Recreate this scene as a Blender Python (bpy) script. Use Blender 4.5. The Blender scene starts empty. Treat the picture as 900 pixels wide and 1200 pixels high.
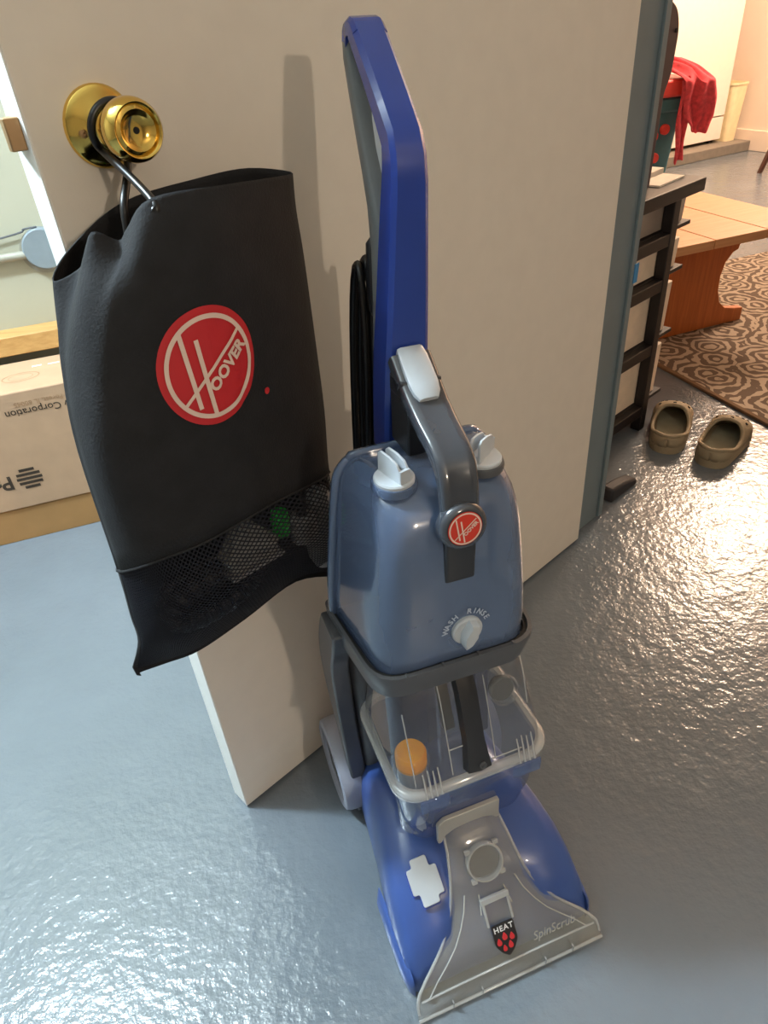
import bpy, bmesh, math, random
from mathutils import Vector, Matrix
random.seed(4)
PI = math.pi
R_ = math.radians
scene = bpy.context.scene
COL = scene.collection

# ------------------------------------------------------------------ camera
cam_d = bpy.data.cameras.new('camera')
cam_d.sensor_fit = 'VERTICAL'
cam_d.sensor_height = 36.0
cam_d.lens = 820.0 / 1200.0 * 36.0
cam_d.clip_start = 0.02
cam = bpy.data.objects.new('camera', cam_d)
COL.objects.link(cam)
cam.matrix_world = Matrix(((0.9963259, 0.0856431, 0.0, 0.0),
                           (-0.0500883, 0.5827004, -0.8111420, 0.0),
                           (-0.0694687, 0.8081618, 0.5848492, 1.02),
                           (0, 0, 0, 1)))
scene.camera = cam

# ------------------------------------------------------------------ world, light, exposure
w = bpy.data.worlds.new('world')
scene.world = w
w.use_nodes = True
w.node_tree.nodes['Background'].inputs[0].default_value = (1.0, 0.90, 0.80, 1)
w.node_tree.nodes['Background'].inputs[1].default_value = 0.10
vs = scene.view_settings
vs.view_transform = 'Standard'
vs.look = 'None'
vs.gamma = 1.0
vs.use_curve_mapping = False
vs.exposure = 0.0


def lamp(name, loc, energy, color, radius):
    l = bpy.data.lights.new(name, 'POINT')
    l.energy = energy
    l.color = color
    l.shadow_soft_size = radius
    o = bpy.data.objects.new(name, l)
    o.location = loc
    COL.objects.link(o)
    return o


lamp('cool_ceiling_light', (-1.25, 0.80, 2.1), 225, (0.69, 0.87, 1.0), 0.07)
lamp('near_lamp', (1.40, -1.89, 1.62), 66, (1.0, 0.83, 0.65), 0.05)
lamp('warm_room_light', (2.55, 3.95, 2.2), 240, (1.0, 0.74, 0.54), 0.28)

# ------------------------------------------------------------------ frames
DOOR_A = Vector((-0.257, 0.641, 0.0))
DOOR_ANG = R_(40.73)
DR = Vector((math.cos(DOOR_ANG), math.sin(DOOR_ANG), 0))
DN = Vector((DR.y, -DR.x, 0))          # out of the door face, towards the room


def dpt(s, nd, z):                      # door frame -> world
    return DOOR_A + DR * s + DN * nd + Vector((0, 0, z))


VAC_O = Vector((0.114, 0.371, 0.0))
VAC_ANG = R_(17.73)


# ------------------------------------------------------------------ materials
def srgb(r, g, b):
    def f(c):
        c /= 255.0
        return c / 12.92 if c <= 0.04045 else ((c + 0.055) / 1.055) ** 2.4
    return (f(r), f(g), f(b), 1.0)


def new_mat(name):
    m = bpy.data.materials.new(name)
    m.use_nodes = True
    nt = m.node_tree
    return m, nt, nt.nodes['Principled BSDF']


def coords(nt, scale=(1, 1, 1), kind='Object'):
    tc = nt.nodes.new('ShaderNodeTexCoord')
    mp = nt.nodes.new('ShaderNodeMapping')
    mp.inputs['Scale'].default_value = scale
    nt.links.new(tc.outputs[kind], mp.inputs['Vector'])
    return mp.outputs['Vector']


def noise(nt, vec, scale, detail=4, rough=0.5):
    n = nt.nodes.new('ShaderNodeTexNoise')
    n.inputs['Scale'].default_value = scale
    n.inputs['Detail'].default_value = detail
    n.inputs['Roughness'].default_value = rough
    nt.links.new(vec, n.inputs['Vector'])
    return n.outputs['Fac']


def ramp(nt, fac, stops):
    r = nt.nodes.new('ShaderNodeValToRGB')
    els = r.color_ramp.elements
    while len(els) < len(stops):
        els.new(0.5)
    for e, (p, c) in zip(els, stops):
        e.position = p
        e.color = c
    nt.links.new(fac, r.inputs['Fac'])
    return r.outputs['Color']


def bump(nt, bsdf, height, strength, dist=0.002):
    b = nt.nodes.new('ShaderNodeBump')
    b.inputs['Strength'].default_value = strength
    b.inputs['Distance'].default_value = dist
    nt.links.new(height, b.inputs['Height'])
    nt.links.new(b.outputs['Normal'], bsdf.inputs['Normal'])


def plain(name, col, rough=0.5, metal=0.0, coat=0.0, var=0.06, scale=30, bmp=0.0, bscale=200, spec=0.5):
    m, nt, b = new_mat(name)
    v = coords(nt)
    f = noise(nt, v, scale, 4)
    lo = tuple(c * (1 - var) for c in col[:3]) + (1,)
    hi = tuple(min(1, c * (1 + var)) for c in col[:3]) + (1,)
    nt.links.new(ramp(nt, f, [(0.3, lo), (0.7, hi)]), b.inputs['Base Color'])
    b.inputs['Roughness'].default_value = rough
    b.inputs['Metallic'].default_value = metal
    b.inputs['Coat Weight'].default_value = coat
    b.inputs['Specular IOR Level'].default_value = spec
    if bmp:
        bump(nt, b, noise(nt, v, bscale, 3), bmp)
    return m


def clear(name, tint, body, body_amt, rough=0.06, gloss=1.0):
    """thin clear plastic: tinted see-through + a little haze + fresnel gloss"""
    m, nt, b = new_mat(name)
    out = nt.nodes['Material Output']
    tr = nt.nodes.new('ShaderNodeBsdfTransparent')
    tr.inputs['Color'].default_value = tint
    b.inputs['Base Color'].default_value = body
    b.inputs['Roughness'].default_value = rough + 0.1
    mx = nt.nodes.new('ShaderNodeMixShader')
    v = coords(nt)
    f = noise(nt, v, 18, 3)
    mr = nt.nodes.new('ShaderNodeMapRange')
    mr.inputs['To Min'].default_value = body_amt * 0.9
    mr.inputs['To Max'].default_value = min(1, body_amt * 1.1)
    nt.links.new(f, mr.inputs['Value'])
    nt.links.new(mr.outputs['Result'], mx.inputs['Fac'])
    nt.links.new(tr.outputs[0], mx.inputs[1])
    nt.links.new(b.outputs[0], mx.inputs[2])
    gl = nt.nodes.new('ShaderNodeBsdfGlossy')
    gl.inputs['Roughness'].default_value = rough
    lw = nt.nodes.new('ShaderNodeLayerWeight')      # same from both sides of the thin wall
    lw.inputs['Blend'].default_value = 0.5
    pw = nt.nodes.new('ShaderNodeMath')
    pw.operation = 'POWER'
    pw.inputs[1].default_value = 3.5
    nt.links.new(lw.outputs['Facing'], pw.inputs[0])
    mu = nt.nodes.new('ShaderNodeMath')
    mu.operation = 'MULTIPLY_ADD'
    mu.inputs[1].default_value = 0.7 * gloss
    mu.inputs[2].default_value = 0.05 * gloss
    nt.links.new(pw.outputs[0], mu.inputs[0])
    m2 = nt.nodes.new('ShaderNodeMixShader')
    nt.links.new(mu.outputs[0], m2.inputs['Fac'])
    nt.links.new(mx.outputs[0], m2.inputs[1])
    nt.links.new(gl.outputs[0], m2.inputs[2])
    nt.links.new(m2.outputs[0], out.inputs['Surface'])
    return m


def wood(name, c1, c2, axis_scale=(2, 30, 30), rough=0.45):
    m, nt, b = new_mat(name)
    v = coords(nt, axis_scale)
    f = noise(nt, v, 3.0, 6, 0.6)
    nt.links.new(ramp(nt, f, [(0.3, c1), (0.7, c2)]), b.inputs['Base Color'])
    b.inputs['Roughness'].default_value = rough
    bump(nt, b, f, 0.15, 0.001)
    return m


def floor_mat():
    m, nt, b = new_mat('painted_concrete')
    v = coords(nt)
    big = noise(nt, v, 2.2, 5, 0.55)
    nt.links.new(ramp(nt, big, [(0.3, srgb(103, 111, 118)), (0.7, srgb(115, 123, 131))]), b.inputs['Base Color'])
    b.inputs['Specular IOR Level'].default_value = 0.55
    n1 = noise(nt, v, 75, 3, 0.55)
    n2 = noise(nt, v, 22, 3, 0.5)
    ad = nt.nodes.new('ShaderNodeMath')
    ad.operation = 'MULTIPLY_ADD'
    ad.inputs[1].default_value = 1.6
    nt.links.new(n2, ad.inputs[0])
    nt.links.new(n1, ad.inputs[2])
    bump(nt, b, ad.outputs[0], 0.48, 0.0032)
    rr = nt.nodes.new('ShaderNodeMapRange')
    rr.inputs['To Min'].default_value = 0.10
    rr.inputs['To Max'].default_value = 0.22
    nt.links.new(noise(nt, v, 9, 4), rr.inputs['Value'])
    nt.links.new(rr.outputs['Result'], b.inputs['Roughness'])
    return m


def rug_mat():
    m, nt, b = new_mat('scroll_rug')
    v = coords(nt)
    d = nt.nodes.new('ShaderNodeTexNoise')
    d.inputs['Scale'].default_value = 14
    nt.links.new(v, d.inputs['Vector'])
    mixv = nt.nodes.new('ShaderNodeVectorMath')
    mixv.operation = 'MULTIPLY_ADD'
    mixv.inputs[1].default_value = (0.06, 0.06, 0)
    nt.links.new(d.outputs['Color'], mixv.inputs[0])
    nt.links.new(v, mixv.inputs[2])

    def rings(scale, freq, rnd):
        vo = nt.nodes.new('ShaderNodeTexVoronoi')
        vo.voronoi_dimensions = '2D'
        vo.inputs['Scale'].default_value = scale
        vo.inputs['Randomness'].default_value = rnd
        nt.links.new(mixv.outputs[0], vo.inputs['Vector'])
        mu = nt.nodes.new('ShaderNodeMath')
        mu.operation = 'MULTIPLY'
        mu.inputs[1].default_value = freq
        nt.links.new(vo.outputs['Distance'], mu.inputs[0])
        s = nt.nodes.new('ShaderNodeMath')
        s.operation = 'SINE'
        nt.links.new(mu.outputs[0], s.inputs[0])
        return s.outputs[0]
    a = rings(7.5, 30, 0.85)
    c = rings(19.0, 9, 0.9)
    ad = nt.nodes.new('ShaderNodeMath')
    ad.operation = 'MULTIPLY_ADD'
    ad.inputs[1].default_value = 0.55
    nt.links.new(c, ad.inputs[0])
    nt.links.new(a, ad.inputs[2])
    nt.links.new(ramp(nt, ad.outputs[0], [(0.0, srgb(96, 80, 67)), (0.10, srgb(170, 154, 136))]), b.inputs['Base Color'])
    b.inputs['Roughness'].default_value = 0.95
    bump(nt, b, noise(nt, v, 300, 2), 0.5, 0.003)
    return m


def mesh_net_mat():
    m, nt, b = new_mat('black_net')
    out = nt.nodes['Material Output']
    b.inputs['Base Color'].default_value = (0.013, 0.014, 0.02, 1)
    b.inputs['Roughness'].default_value = 0.8
    b.inputs['Specular IOR Level'].default_value = 0.2
    uv = nt.nodes.new('ShaderNodeTexCoord')
    mp = nt.nodes.new('ShaderNodeMapping')
    mp.inputs['Rotation'].default_value = (0, 0, R_(45))
    mp.inputs['Scale'].default_value = (250, 250, 1)
    nt.links.new(uv.outputs['UV'], mp.inputs['Vector'])
    sp = nt.nodes.new('ShaderNodeSeparateXYZ')
    nt.links.new(mp.outputs[0], sp.inputs[0])
    cuts = []
    for ax in ('X', 'Y'):
        fr = nt.nodes.new('ShaderNodeMath')
        fr.operation = 'FRACT'
        nt.links.new(sp.outputs[ax], fr.inputs[0])
        lt = nt.nodes.new('ShaderNodeMath')
        lt.operation = 'LESS_THAN'
        lt.inputs[1].default_value = 0.36
        nt.links.new(fr.outputs[0], lt.inputs[0])
        cuts.append(lt.outputs[0])
    mx = nt.nodes.new('ShaderNodeMath')
    mx.operation = 'MAXIMUM'
    nt.links.new(cuts[0], mx.inputs[0])
    nt.links.new(cuts[1], mx.inputs[1])
    tr = nt.nodes.new('ShaderNodeBsdfTransparent')
    ms = nt.nodes.new('ShaderNodeMixShader')
    nt.links.new(mx.outputs[0], ms.inputs['Fac'])
    nt.links.new(tr.outputs[0], ms.inputs[1])
    nt.links.new(b.outputs[0], ms.inputs[2])
    nt.links.new(ms.outputs[0], out.inputs['Surface'])
    return m


M = {}
M['floor'] = floor_mat()
M['door'] = plain('door_paint', srgb(228, 220, 208), 0.5, var=0.02, bmp=0.05, bscale=300)
M['door_edge'] = plain('door_edge_paint', srgb(238, 238, 234), 0.5, var=0.02)
M['wall'] = plain('wall_paint', srgb(172, 168, 148), 0.7, var=0.03, scale=6)
M['wall_cream'] = plain('cream_wall_paint', srgb(236, 219, 203), 0.65, var=0.02, scale=6)
M['jamb'] = plain('jamb_paint', srgb(114, 128, 134), 0.45, var=0.05, scale=14)
M['tape'] = plain('blue_tape', srgb(60, 135, 190), 0.6)
M['wall_plain'] = plain('beige_wall_paint', srgb(158, 148, 134), 0.7, var=0.03, scale=6)
M['ceiling'] = plain('ceiling_paint', srgb(225, 220, 210), 0.9, var=0.02)
M['brass'] = plain('polished_brass', srgb(232, 196, 104), 0.12, 1.0, var=0.04)
M['brass_dull'] = plain('aged_brass', srgb(170, 138, 100), 0.4, 0.6)
M['hole'] = plain('dark_hole', (0.006, 0.006, 0.006, 1), 0.8)
M['fabric'] = plain('black_nonwoven', srgb(35, 35, 37), 0.82, var=0.15, scale=40, bmp=0.35, bscale=420, spec=0.3)
M['net'] = mesh_net_mat()
M['cord'] = plain('black_cord', srgb(18, 18, 20), 0.35)
M['red'] = plain('logo_red', srgb(200, 38, 44), 0.6, var=0.04)
M['cream'] = plain('logo_cream', srgb(232, 206, 190), 0.6, var=0.03)
M['hose_grey'] = plain('hose_grey', srgb(156, 152, 150), 0.5)
M['hose_dark'] = plain('hose_dark', srgb(34, 34, 40), 0.45)
M['green'] = plain('green_plastic', srgb(40, 165, 60), 0.35)
M['tool_clear'] = plain('smoky_tool_plastic', srgb(150, 148, 142), 0.2)
M['blue'] = plain('cobalt_plastic', srgb(60, 86, 150), 0.3, coat=0.2, var=0.03)
M['blue_handle'] = plain('cobalt_handle', srgb(40, 66, 152), 0.24, coat=0.2, var=0.03)
M['blue_deep'] = plain('deep_blue_plastic', srgb(40, 70, 156), 0.3, coat=0.2, var=0.03)
M['grey'] = plain('charcoal_plastic', srgb(82, 84, 88), 0.42, var=0.05, bmp=0.08, bscale=500)
M['grey_dark'] = plain('dark_plastic', srgb(44, 45, 49), 0.3, var=0.05)
M['grip'] = plain('grey_grip', srgb(118, 122, 124), 0.45, var=0.05)
M['light_grey'] = plain('pale_grey_plastic', srgb(186, 192, 198), 0.4, var=0.03)
M['wheel'] = plain('lavender_grey_plastic', srgb(150, 155, 170), 0.45, var=0.04)
M['silver'] = plain('warm_silver_plastic', srgb(178, 174, 166), 0.35, 0.2, var=0.04)
M['orange'] = plain('orange_foam', srgb(255, 166, 44), 0.7, var=0.12, scale=60)
M['tank_blue'] = clear('translucent_blue_tank', (0.62, 0.70, 0.84, 1), srgb(106, 126, 160), 0.60, 0.10, 1.0)
M['tank_clear'] = clear('clear_tank', (0.95, 0.96, 0.97, 1), srgb(176, 178, 180), 0.12, 0.05, 1.3)
M['tank_low'] = clear('clear_blue_tank', (0.72, 0.80, 0.95, 1), srgb(96, 120, 178), 0.28, 0.05, 1.2)
M['hood'] = clear('clear_hood', (0.95, 0.95, 0.94, 1), srgb(222, 220, 208), 0.16, 0.05, 1.0)
M['clear_edge'] = clear('clear_edge', (0.93, 0.94, 0.95, 1), srgb(228, 230, 230), 0.36, 0.05, 1.3)
M['smoke'] = clear('smoked_handle', (0.22, 0.24, 0.28, 1), srgb(74, 78, 86), 0.72, 0.1, 1.2)
M['emblem_red'] = plain('emblem_red', srgb(214, 58, 38), 0.35)
M['white'] = plain('white_print', srgb(226, 226, 226), 0.5)
M['print_pale'] = plain('pale_print', srgb(176, 188, 206), 0.5)
M['badge_black'] = plain('badge_black', srgb(30, 28, 30), 0.4)
M['badge_red'] = plain('badge_red', srgb(206, 44, 50), 0.4)
M['carton'] = plain('carton', srgb(180, 146, 116), 0.8, var=0.05, scale=20)
M['carton_low'] = plain('carton_tray', srgb(166, 124, 76), 0.8, var=0.05, scale=20)
M['ink'] = plain('carton_ink', srgb(58, 46, 34), 0.8)
M['ink_pale'] = plain('carton_ink_pale', srgb(160, 124, 92), 0.8)
M['pine_raw'] = wood('raw_pine', srgb(172, 128, 72), srgb(200, 158, 100))
M['plate'] = plain('grey_plate', srgb(126, 136, 142), 0.5)
M['bracket'] = plain('bracket_grey', srgb(150, 146, 132), 0.5)
M['rug'] = rug_mat()
M['rug_edge'] = plain('rug_binding', srgb(112, 86, 62), 0.95)
M['pine'] = wood('honey_pine', srgb(204, 148, 102), srgb(220, 168, 122))
M['pine_dark'] = wood('amber_pine', srgb(176, 92, 36), srgb(204, 116, 52), (30, 30, 2))
M['rack'] = plain('espresso_frame', srgb(27, 22, 23), 0.5)
M['drawer_white'] = plain('drawer_white', srgb(232, 214, 192), 0.5)
M['drawer_clear'] = plain('drawer_smoke', srgb(150, 138, 128), 0.3)
M['paper'] = plain('paper', srgb(244, 236, 224), 0.8)
M['croc'] = plain('taupe_foam', srgb(150, 134, 108), 0.7, var=0.08)
M['croc_in'] = plain('taupe_footbed', srgb(146, 140, 118), 0.8, var=0.1)
M['rubber'] = plain('black_rubber', srgb(42, 42, 46), 0.6)
M['toy_red'] = plain('toy_red', srgb(225, 70, 62), 0.45)
M['toy_teal'] = plain('toy_teal', srgb(66, 112, 122), 0.5)
M['cloth_red'] = plain('red_cloth', srgb(206, 72, 82), 0.9, var=0.25, scale=50, bmp=0.3, bscale=150)
M['appliance'] = plain('white_enamel', srgb(236, 225, 214), 0.35, var=0.02)
M['bin'] = plain('cream_bin', srgb(236, 220, 178), 0.5)
M['curb'] = plain('grey_curb', srgb(128, 120, 110), 0.6, var=0.1)
M['plum'] = plain('plum_board', srgb(70, 52, 58), 0.5)
M['brown'] = plain('dark_brown_wood', srgb(84, 52, 38), 0.5)


# ------------------------------------------------------------------ mesh builder
def lerp(a, b, t):
    return a + (b - a) * t


def interp(tab, x):
    """piecewise (smooth) interpolation of a table [(x, v...)]"""
    if x <= tab[0][0]:
        return tab[0][1:] if len(tab[0]) > 2 else tab[0][1]
    for i in range(len(tab) - 1):
        a, b = tab[i], tab[i + 1]
        if x <= b[0]:
            t = (x - a[0]) / (b[0] - a[0])
            r = tuple(lerp(p, q, t) for p, q in zip(a[1:], b[1:]))
            return r if len(r) > 1 else r[0]
    return tab[-1][1:] if len(tab[-1]) > 2 else tab[-1][1]


def cr(p0, p1, p2, p3, t):
    t2, t3 = t * t, t * t * t
    return 0.5 * ((2 * p1) + (p2 - p0) * t + (2 * p0 - 5 * p1 + 4 * p2 - p3) * t2 + (3 * p1 - p0 - 3 * p2 + p3) * t3)


def spline(pts, n, closed=False):
    pts = [Vector(p) for p in pts]
    out = []
    m = len(pts)
    segs = m if closed else m - 1
    for i in range(segs):
        if closed:
            q = [pts[(i + k - 1) % m] for k in range(4)]
        else:
            q = [pts[max(0, min(m - 1, i + k - 1))] for k in range(4)]
        for k in range(n):
            out.append(cr(q[0], q[1], q[2], q[3], k / n))
    if not closed:
        out.append(pts[-1])
    return out


class MB:
    def __init__(self):
        self.v, self.f = [], []

    def loft(self, rings, cap0=True, cap1=True, closed=True):
        base = len(self.v)
        n = len(rings[0])
        for r in rings:
            self.v += [tuple(p) for p in r]
        for i in range(len(rings) - 1):
            for j in range(n if closed else n - 1):
                k = (j + 1) % n
                a = base + i * n
                self.f.append((a + j, a + k, a + n + k, a + n + j))
        if cap0:
            self.f.append(tuple(base + j for j in reversed(range(n))))
        if cap1:
            e = base + (len(rings) - 1) * n
            self.f.append(tuple(e + j for j in range(n)))
        return self

    def grid(self, rows, flip=False):
        base = len(self.v)
        n = len(rows[0])
        for r in rows:
            self.v += [tuple(p) for p in r]
        for i in range(len(rows) - 1):
            for j in range(n - 1):
                a = base + i * n + j
                q = (a, a + 1, a + n + 1, a + n)
                self.f.append(tuple(reversed(q)) if flip else q)
        return self

    def box(self, c, s, rz=0.0, rot=None, taper=None):
        m = rot if rot else Matrix.Rotation(rz, 3, 'Z')
        c = Vector(c)
        rings = []
        for zz in (-0.5, 0.5):
            k = 1.0 if not taper or zz < 0 else taper
            rings.append([c + m @ Vector((x * s[0] * k, y * s[1] * k, zz * s[2])) for x, y in ((-.5, -.5), (.5, -.5), (.5, .5), (-.5, .5))])
        return self.loft(rings)

    def span(self, lo, hi):
        return self.box([(a + b) / 2 for a, b in zip(lo, hi)], [b - a for a, b in zip(lo, hi)])

    def tube(self, path, r, n=10, caps=True, closed=False):
        path = [Vector(p) for p in path]
        m = len(path)
        rings = []
        prev = None
        for i, p in enumerate(path):
            if closed:
                t = path[(i + 1) % m] - path[i - 1]
            else:
                t = path[min(m - 1, i + 1)] - path[max(0, i - 1)]
            t.normalize()
            if prev is None:
                a = Vector((0, 0, 1)) if abs(t.z) < 0.9 else Vector((1, 0, 0))
                u = t.cross(a).normalized()
            else:
                u = (prev - t * prev.dot(t)).normalized()
            prev = u
            v = t.cross(u)
            rr = r(i / max(1, m - 1)) if callable(r) else r
            rings.append([p + (u * math.cos(2 * PI * k / n) + v * math.sin(2 * PI * k / n)) * rr for k in range(n)])
        if closed:
            rings.append(rings[0])
            return self.loft(rings, False, False)
        return self.loft(rings, caps, caps)

    def lathe(self, prof, c, axis, n=32):
        """prof: (radius, height along axis)"""
        c = Vector(c)
        t = Vector(axis).normalized()
        a = Vector((0, 0, 1)) if abs(t.z) < 0.9 else Vector((1, 0, 0))
        u = a.cross(t).normalized()
        v = t.cross(u)
        rings = [[c + t * h + (u * math.cos(2 * PI * k / n) + v * math.sin(2 * PI * k / n)) * max(r, 1e-5) for k in range(n)] for r, h in prof]
        return self.loft(rings)

    def prism(self, poly, t, fn):
        """poly in 2D, extruded 0..t, fn(u, v, w) -> point"""
        return self.loft([[fn(u, v, 0) for u, v in poly], [fn(u, v, t) for u, v in poly]])

    def build(self, name, mat, parent=None, ang=35, xf=None, bevel=0, solid=0, sub=0, flat=False, off=-1, weld=False):
        me = bpy.data.meshes.new(name)
        vv = [xf(Vector(p)) for p in self.v] if xf else self.v
        me.from_pydata([tuple(p) for p in vv], [], self.f)
        bm = bmesh.new()
        bm.from_mesh(me)
        if weld:
            bmesh.ops.remove_doubles(bm, verts=bm.verts, dist=1e-5)
        bmesh.ops.recalc_face_normals(bm, faces=bm.faces)
        bm.to_mesh(me)
        bm.free()
        me.materials.append(M[mat])
        o = bpy.data.objects.new(name, me)
        COL.objects.link(o)
        if parent:
            o.parent = parent
        if solid:
            md = o.modifiers.new('solid', 'SOLIDIFY')
            md.thickness = solid
            md.offset = off
        if bevel:
            md = o.modifiers.new('bevel', 'BEVEL')
            md.width = bevel
            md.segments = 2
            md.limit_method = 'ANGLE'
            md.angle_limit = R_(40)
        if sub:
            md = o.modifiers.new('sub', 'SUBSURF')
            md.levels = md.render_levels = sub
        if not flat:
            me.polygons.foreach_set('use_smooth', [True] * len(me.polygons))
            me.set_sharp_from_angle(angle=R_(ang))
        return o


def thing(name, label, cat, loc=(0, 0, 0), rz=0.0, group=None):
    o = bpy.data.objects.new(name, None)
    o.empty_display_size = 0.05
    o.location = loc
    o.rotation_euler = (0, 0, rz)
    COL.objects.link(o)
    o['label'] = label
    o['category'] = cat
    if group:
        o['group'] = group
    return o


def tag(o, label, cat, group=None):
    o['label'] = label
    o['category'] = cat
    if group:
        o['group'] = group
    return o


def struct(o):
    o['kind'] = 'structure'
    return o


def text_mb(body, size, fn, bold=0.0, extrude=0.0006, spacing=1.0, shear=0.0):
    """flat lettering turned into mesh; fn(u, v, w) places it, centred"""
    c = bpy.data.curves.new('lettering', 'FONT')
    c.body = body
    c.size = size
    c.align_x = 'CENTER'
    c.align_y = 'CENTER'
    c.offset = bold
    c.shear = shear
    c.space_character = spacing
    c.extrude = extrude / 2
    c.resolution_u = 3
    o = bpy.data.objects.new('lettering', c)
    COL.objects.link(o)
    dg = bpy.context.evaluated_depsgraph_get()
    me = bpy.data.meshes.new_from_object(o.evaluated_get(dg))
    mb = MB()
    mb.v = [tuple(fn(p.co.x, p.co.y, p.co.z + extrude / 2)) for p in me.vertices]
    mb.f = [tuple(p.vertices) for p in me.polygons]
    bpy.data.objects.remove(o)
    bpy.data.curves.remove(c)
    bpy.data.meshes.remove(me)
    return mb


def rrect(x0, x1, y0, y1, r, z, n=6):
    pts = []
    for cx, cy, a0 in ((x1 - r, y1 - r, 0), (x0 + r, y1 - r, 90), (x0 + r, y0 + r, 180), (x1 - r, y0 + r, 270)):
        for k in range(n + 1):
            a = R_(a0 + 90 * k / n)
            pts.append(Vector((cx + r * math.cos(a), cy + r * math.sin(a), z)))
    return pts


def rpoly(poly, rad, n=5):
    """round the corners of a 2D polygon; rad: number or per-corner list"""
    out = []
    m = len(poly)
    for i in range(m):
        p0, p1, p2 = Vector(poly[i - 1]), Vector(poly[i]), Vector(poly[(i + 1) % m])
        r = rad[i] if isinstance(rad, (list, tuple)) else rad
        if r <= 0:
            out.append((p1.x, p1.y))
            continue
        d1, d2 = (p0 - p1), (p2 - p1)
        l = min(r, d1.length * 0.48, d2.length * 0.48)
        a, b = p1 + d1.normalized() * l, p1 + d2.normalized() * l
        for k in range(n + 1):
            t = k / n
            q = a * (1 - t) ** 2 + p1 * 2 * t * (1 - t) + b * t * t
            out.append((q.x, q.y))
    return out


# ================================================================== THE SETTING
b = MB()
b.span((-4, -3.4, -0.06), (6.5, 7.2, 0.0))
struct(b.build('floor', 'floor'))
b = MB()
b.span((-4, -3.4, 2.45), (6.5, 7.2, 2.55))
struct(b.build('ceiling', 'ceiling'))

# wall behind the carton
BX_O = Vector((-0.957, 1.406, 0))
BX_ANG = R_(16.84)
BU = Vector((math.cos(BX_ANG), math.sin(BX_ANG), 0))
BW = Vector((-BU.y, BU.x, 0))           # into the wall


def bpt(s, off, z):
    return BX_O + BU * s + BW * off + Vector((0, 0, z))


b = MB()
b.loft([[bpt(-1.6, .26, z), bpt(.93, .26, z), bpt(.93, .36, z), bpt(-1.6, .36, z)] for z in (0, 2.45)])
struct(b.build('wall_left', 'wall'))
b = MB()
b.loft([[bpt(-1.6, .195, z), bpt(.90, .195, z), bpt(.90, .26, z), bpt(-1.6, .26, z)] for z in (.397, .443)])
struct(b.build('trim_1', 'pine_raw', bevel=0.002))

# wall that holds the doorway (runs away behind the door), with the painted jamb
b = MB()
b.loft([[dpt(.945, -.045, z), dpt(1.03, -.045, z), dpt(1.03, -3.9, z), dpt(.945, -3.9, z)] for z in (0, 2.45)])
struct(b.build('wall_middle', 'wall_cream'))
b = MB()
b.loft([[dpt(.932, -.020, z), dpt(1.034, -.020, z), dpt(1.034, -.045, z), dpt(.932, -.045, z)] for z in (0, 2.05)])
jamb = struct(b.build('trim_2', 'jamb', bevel=0.002))
b = MB()
b.loft([[dpt(1.018, -.014, z), dpt(1.034, -.014, z), dpt(1.034, -.020, z), dpt(1.018, -.020, z)] for z in (0.004, 2.05)])
b.build('bead', 'jamb', jamb, bevel=0.001)
b = MB()
b.loft([[dpt(.9325, -.0192, z), dpt(.9365, -.0192, z), dpt(.9365, -.0199, z), dpt(.9325, -.0199, z)] for z in (0.06, 2.05)])
b.build('tape_strip', 'tape', jamb)
b = MB()
b.loft([[dpt(1.028, -.0125, z), dpt(1.042, -.0125, z), dpt(1.042, -.0138, z), dpt(1.028, -.0138, z)] for z in (.555, .592)])
b.build('tape_scrap', 'tape', jamb)

b = MB()
b.loft([[dpt(.945, .98, z), dpt(1.03, .98, z), dpt(1.03, 6.2, z), dpt(.945, 6.2, z)] for z in (0, 2.45)])
struct(b.build('wall_side', 'wall_plain'))
b = MB()
b.span((-3.2, -3.4, 0), (4.6, -3.3, 2.45))
struct(b.build('wall_back', 'wall_plain'))
b = MB()
b.span((-3.2, -3.3, 0), (-3.1, 2.0, 2.45))
struct(b.build('wall_outer', 'wall_plain'))

# far end of the next room
ST_O = Vector((2.211, 5.138, 0))
SU = Vector((0.895, 0.446, 0))
SW = Vector((-0.446, 0.895, 0))


def spt(u, off, z):
    return ST_O + SU * u + SW * off + Vector((0, 0, z))


b = MB()
b.loft([[spt(-2.2, .85, z), spt(.74, .85, z), spt(.74, .95, z), spt(-2.2, .95, z)] for z in (0, 2.45)])
struct(b.build('wall_far', 'wall_cream'))
b = MB()
b.loft([[spt(.70, -5.2, z), spt(.80, -5.2, z), spt(.80, .85, z), spt(.70, .85, z)] for z in (0, 2.45)])
struct(b.build('wall_right', 'wall_cream'))
b = MB()
b.loft([[spt(.685, -5.2, z), spt(.70, -5.2, z), spt(.70, .85, z), spt(.685, .85, z)] for z in (0.0, .13)])
struct(b.build('baseboard_right', 'wall_cream', bevel=0.003))
b = MB()
b.loft([[spt(-2.2, .835, z), spt(.684, .835, z), spt(.684, .85, z), spt(-2.2, .85, z)] for z in (.065, .19)])
struct(b.build('baseboard_far', 'wall_cream', bevel=0.003))
b = MB()
b.loft([[spt(-2.2, 0, z), spt(.684, 0, z), spt(.684, .834, z), spt(-2.2, .834, z)] for z in (0, .065)])
struct(b.build('trim_3', 'curb', bevel=0.004))

# ================================================================== DOOR
door = bpy.data.objects.new('door_1', None)
door.location = DOOR_A
door.rotation_euler = (0, 0, DOOR_ANG)
COL.objects.link(door)
door['kind'] = 'structure'
# local: x along the door, y away from the viewer (nd = -y)
b = MB()
b.span((0.0012, 0, 0.006), (0.915, 0.036, 2.03))
b.build('door_slab', 'door', door, bevel=0.0012)
b = MB()
b.span((0, 0.0008, 0.006), (0.0012, 0.0352, 2.03))
b.build('door_edge', 'door_edge', door)
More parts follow.
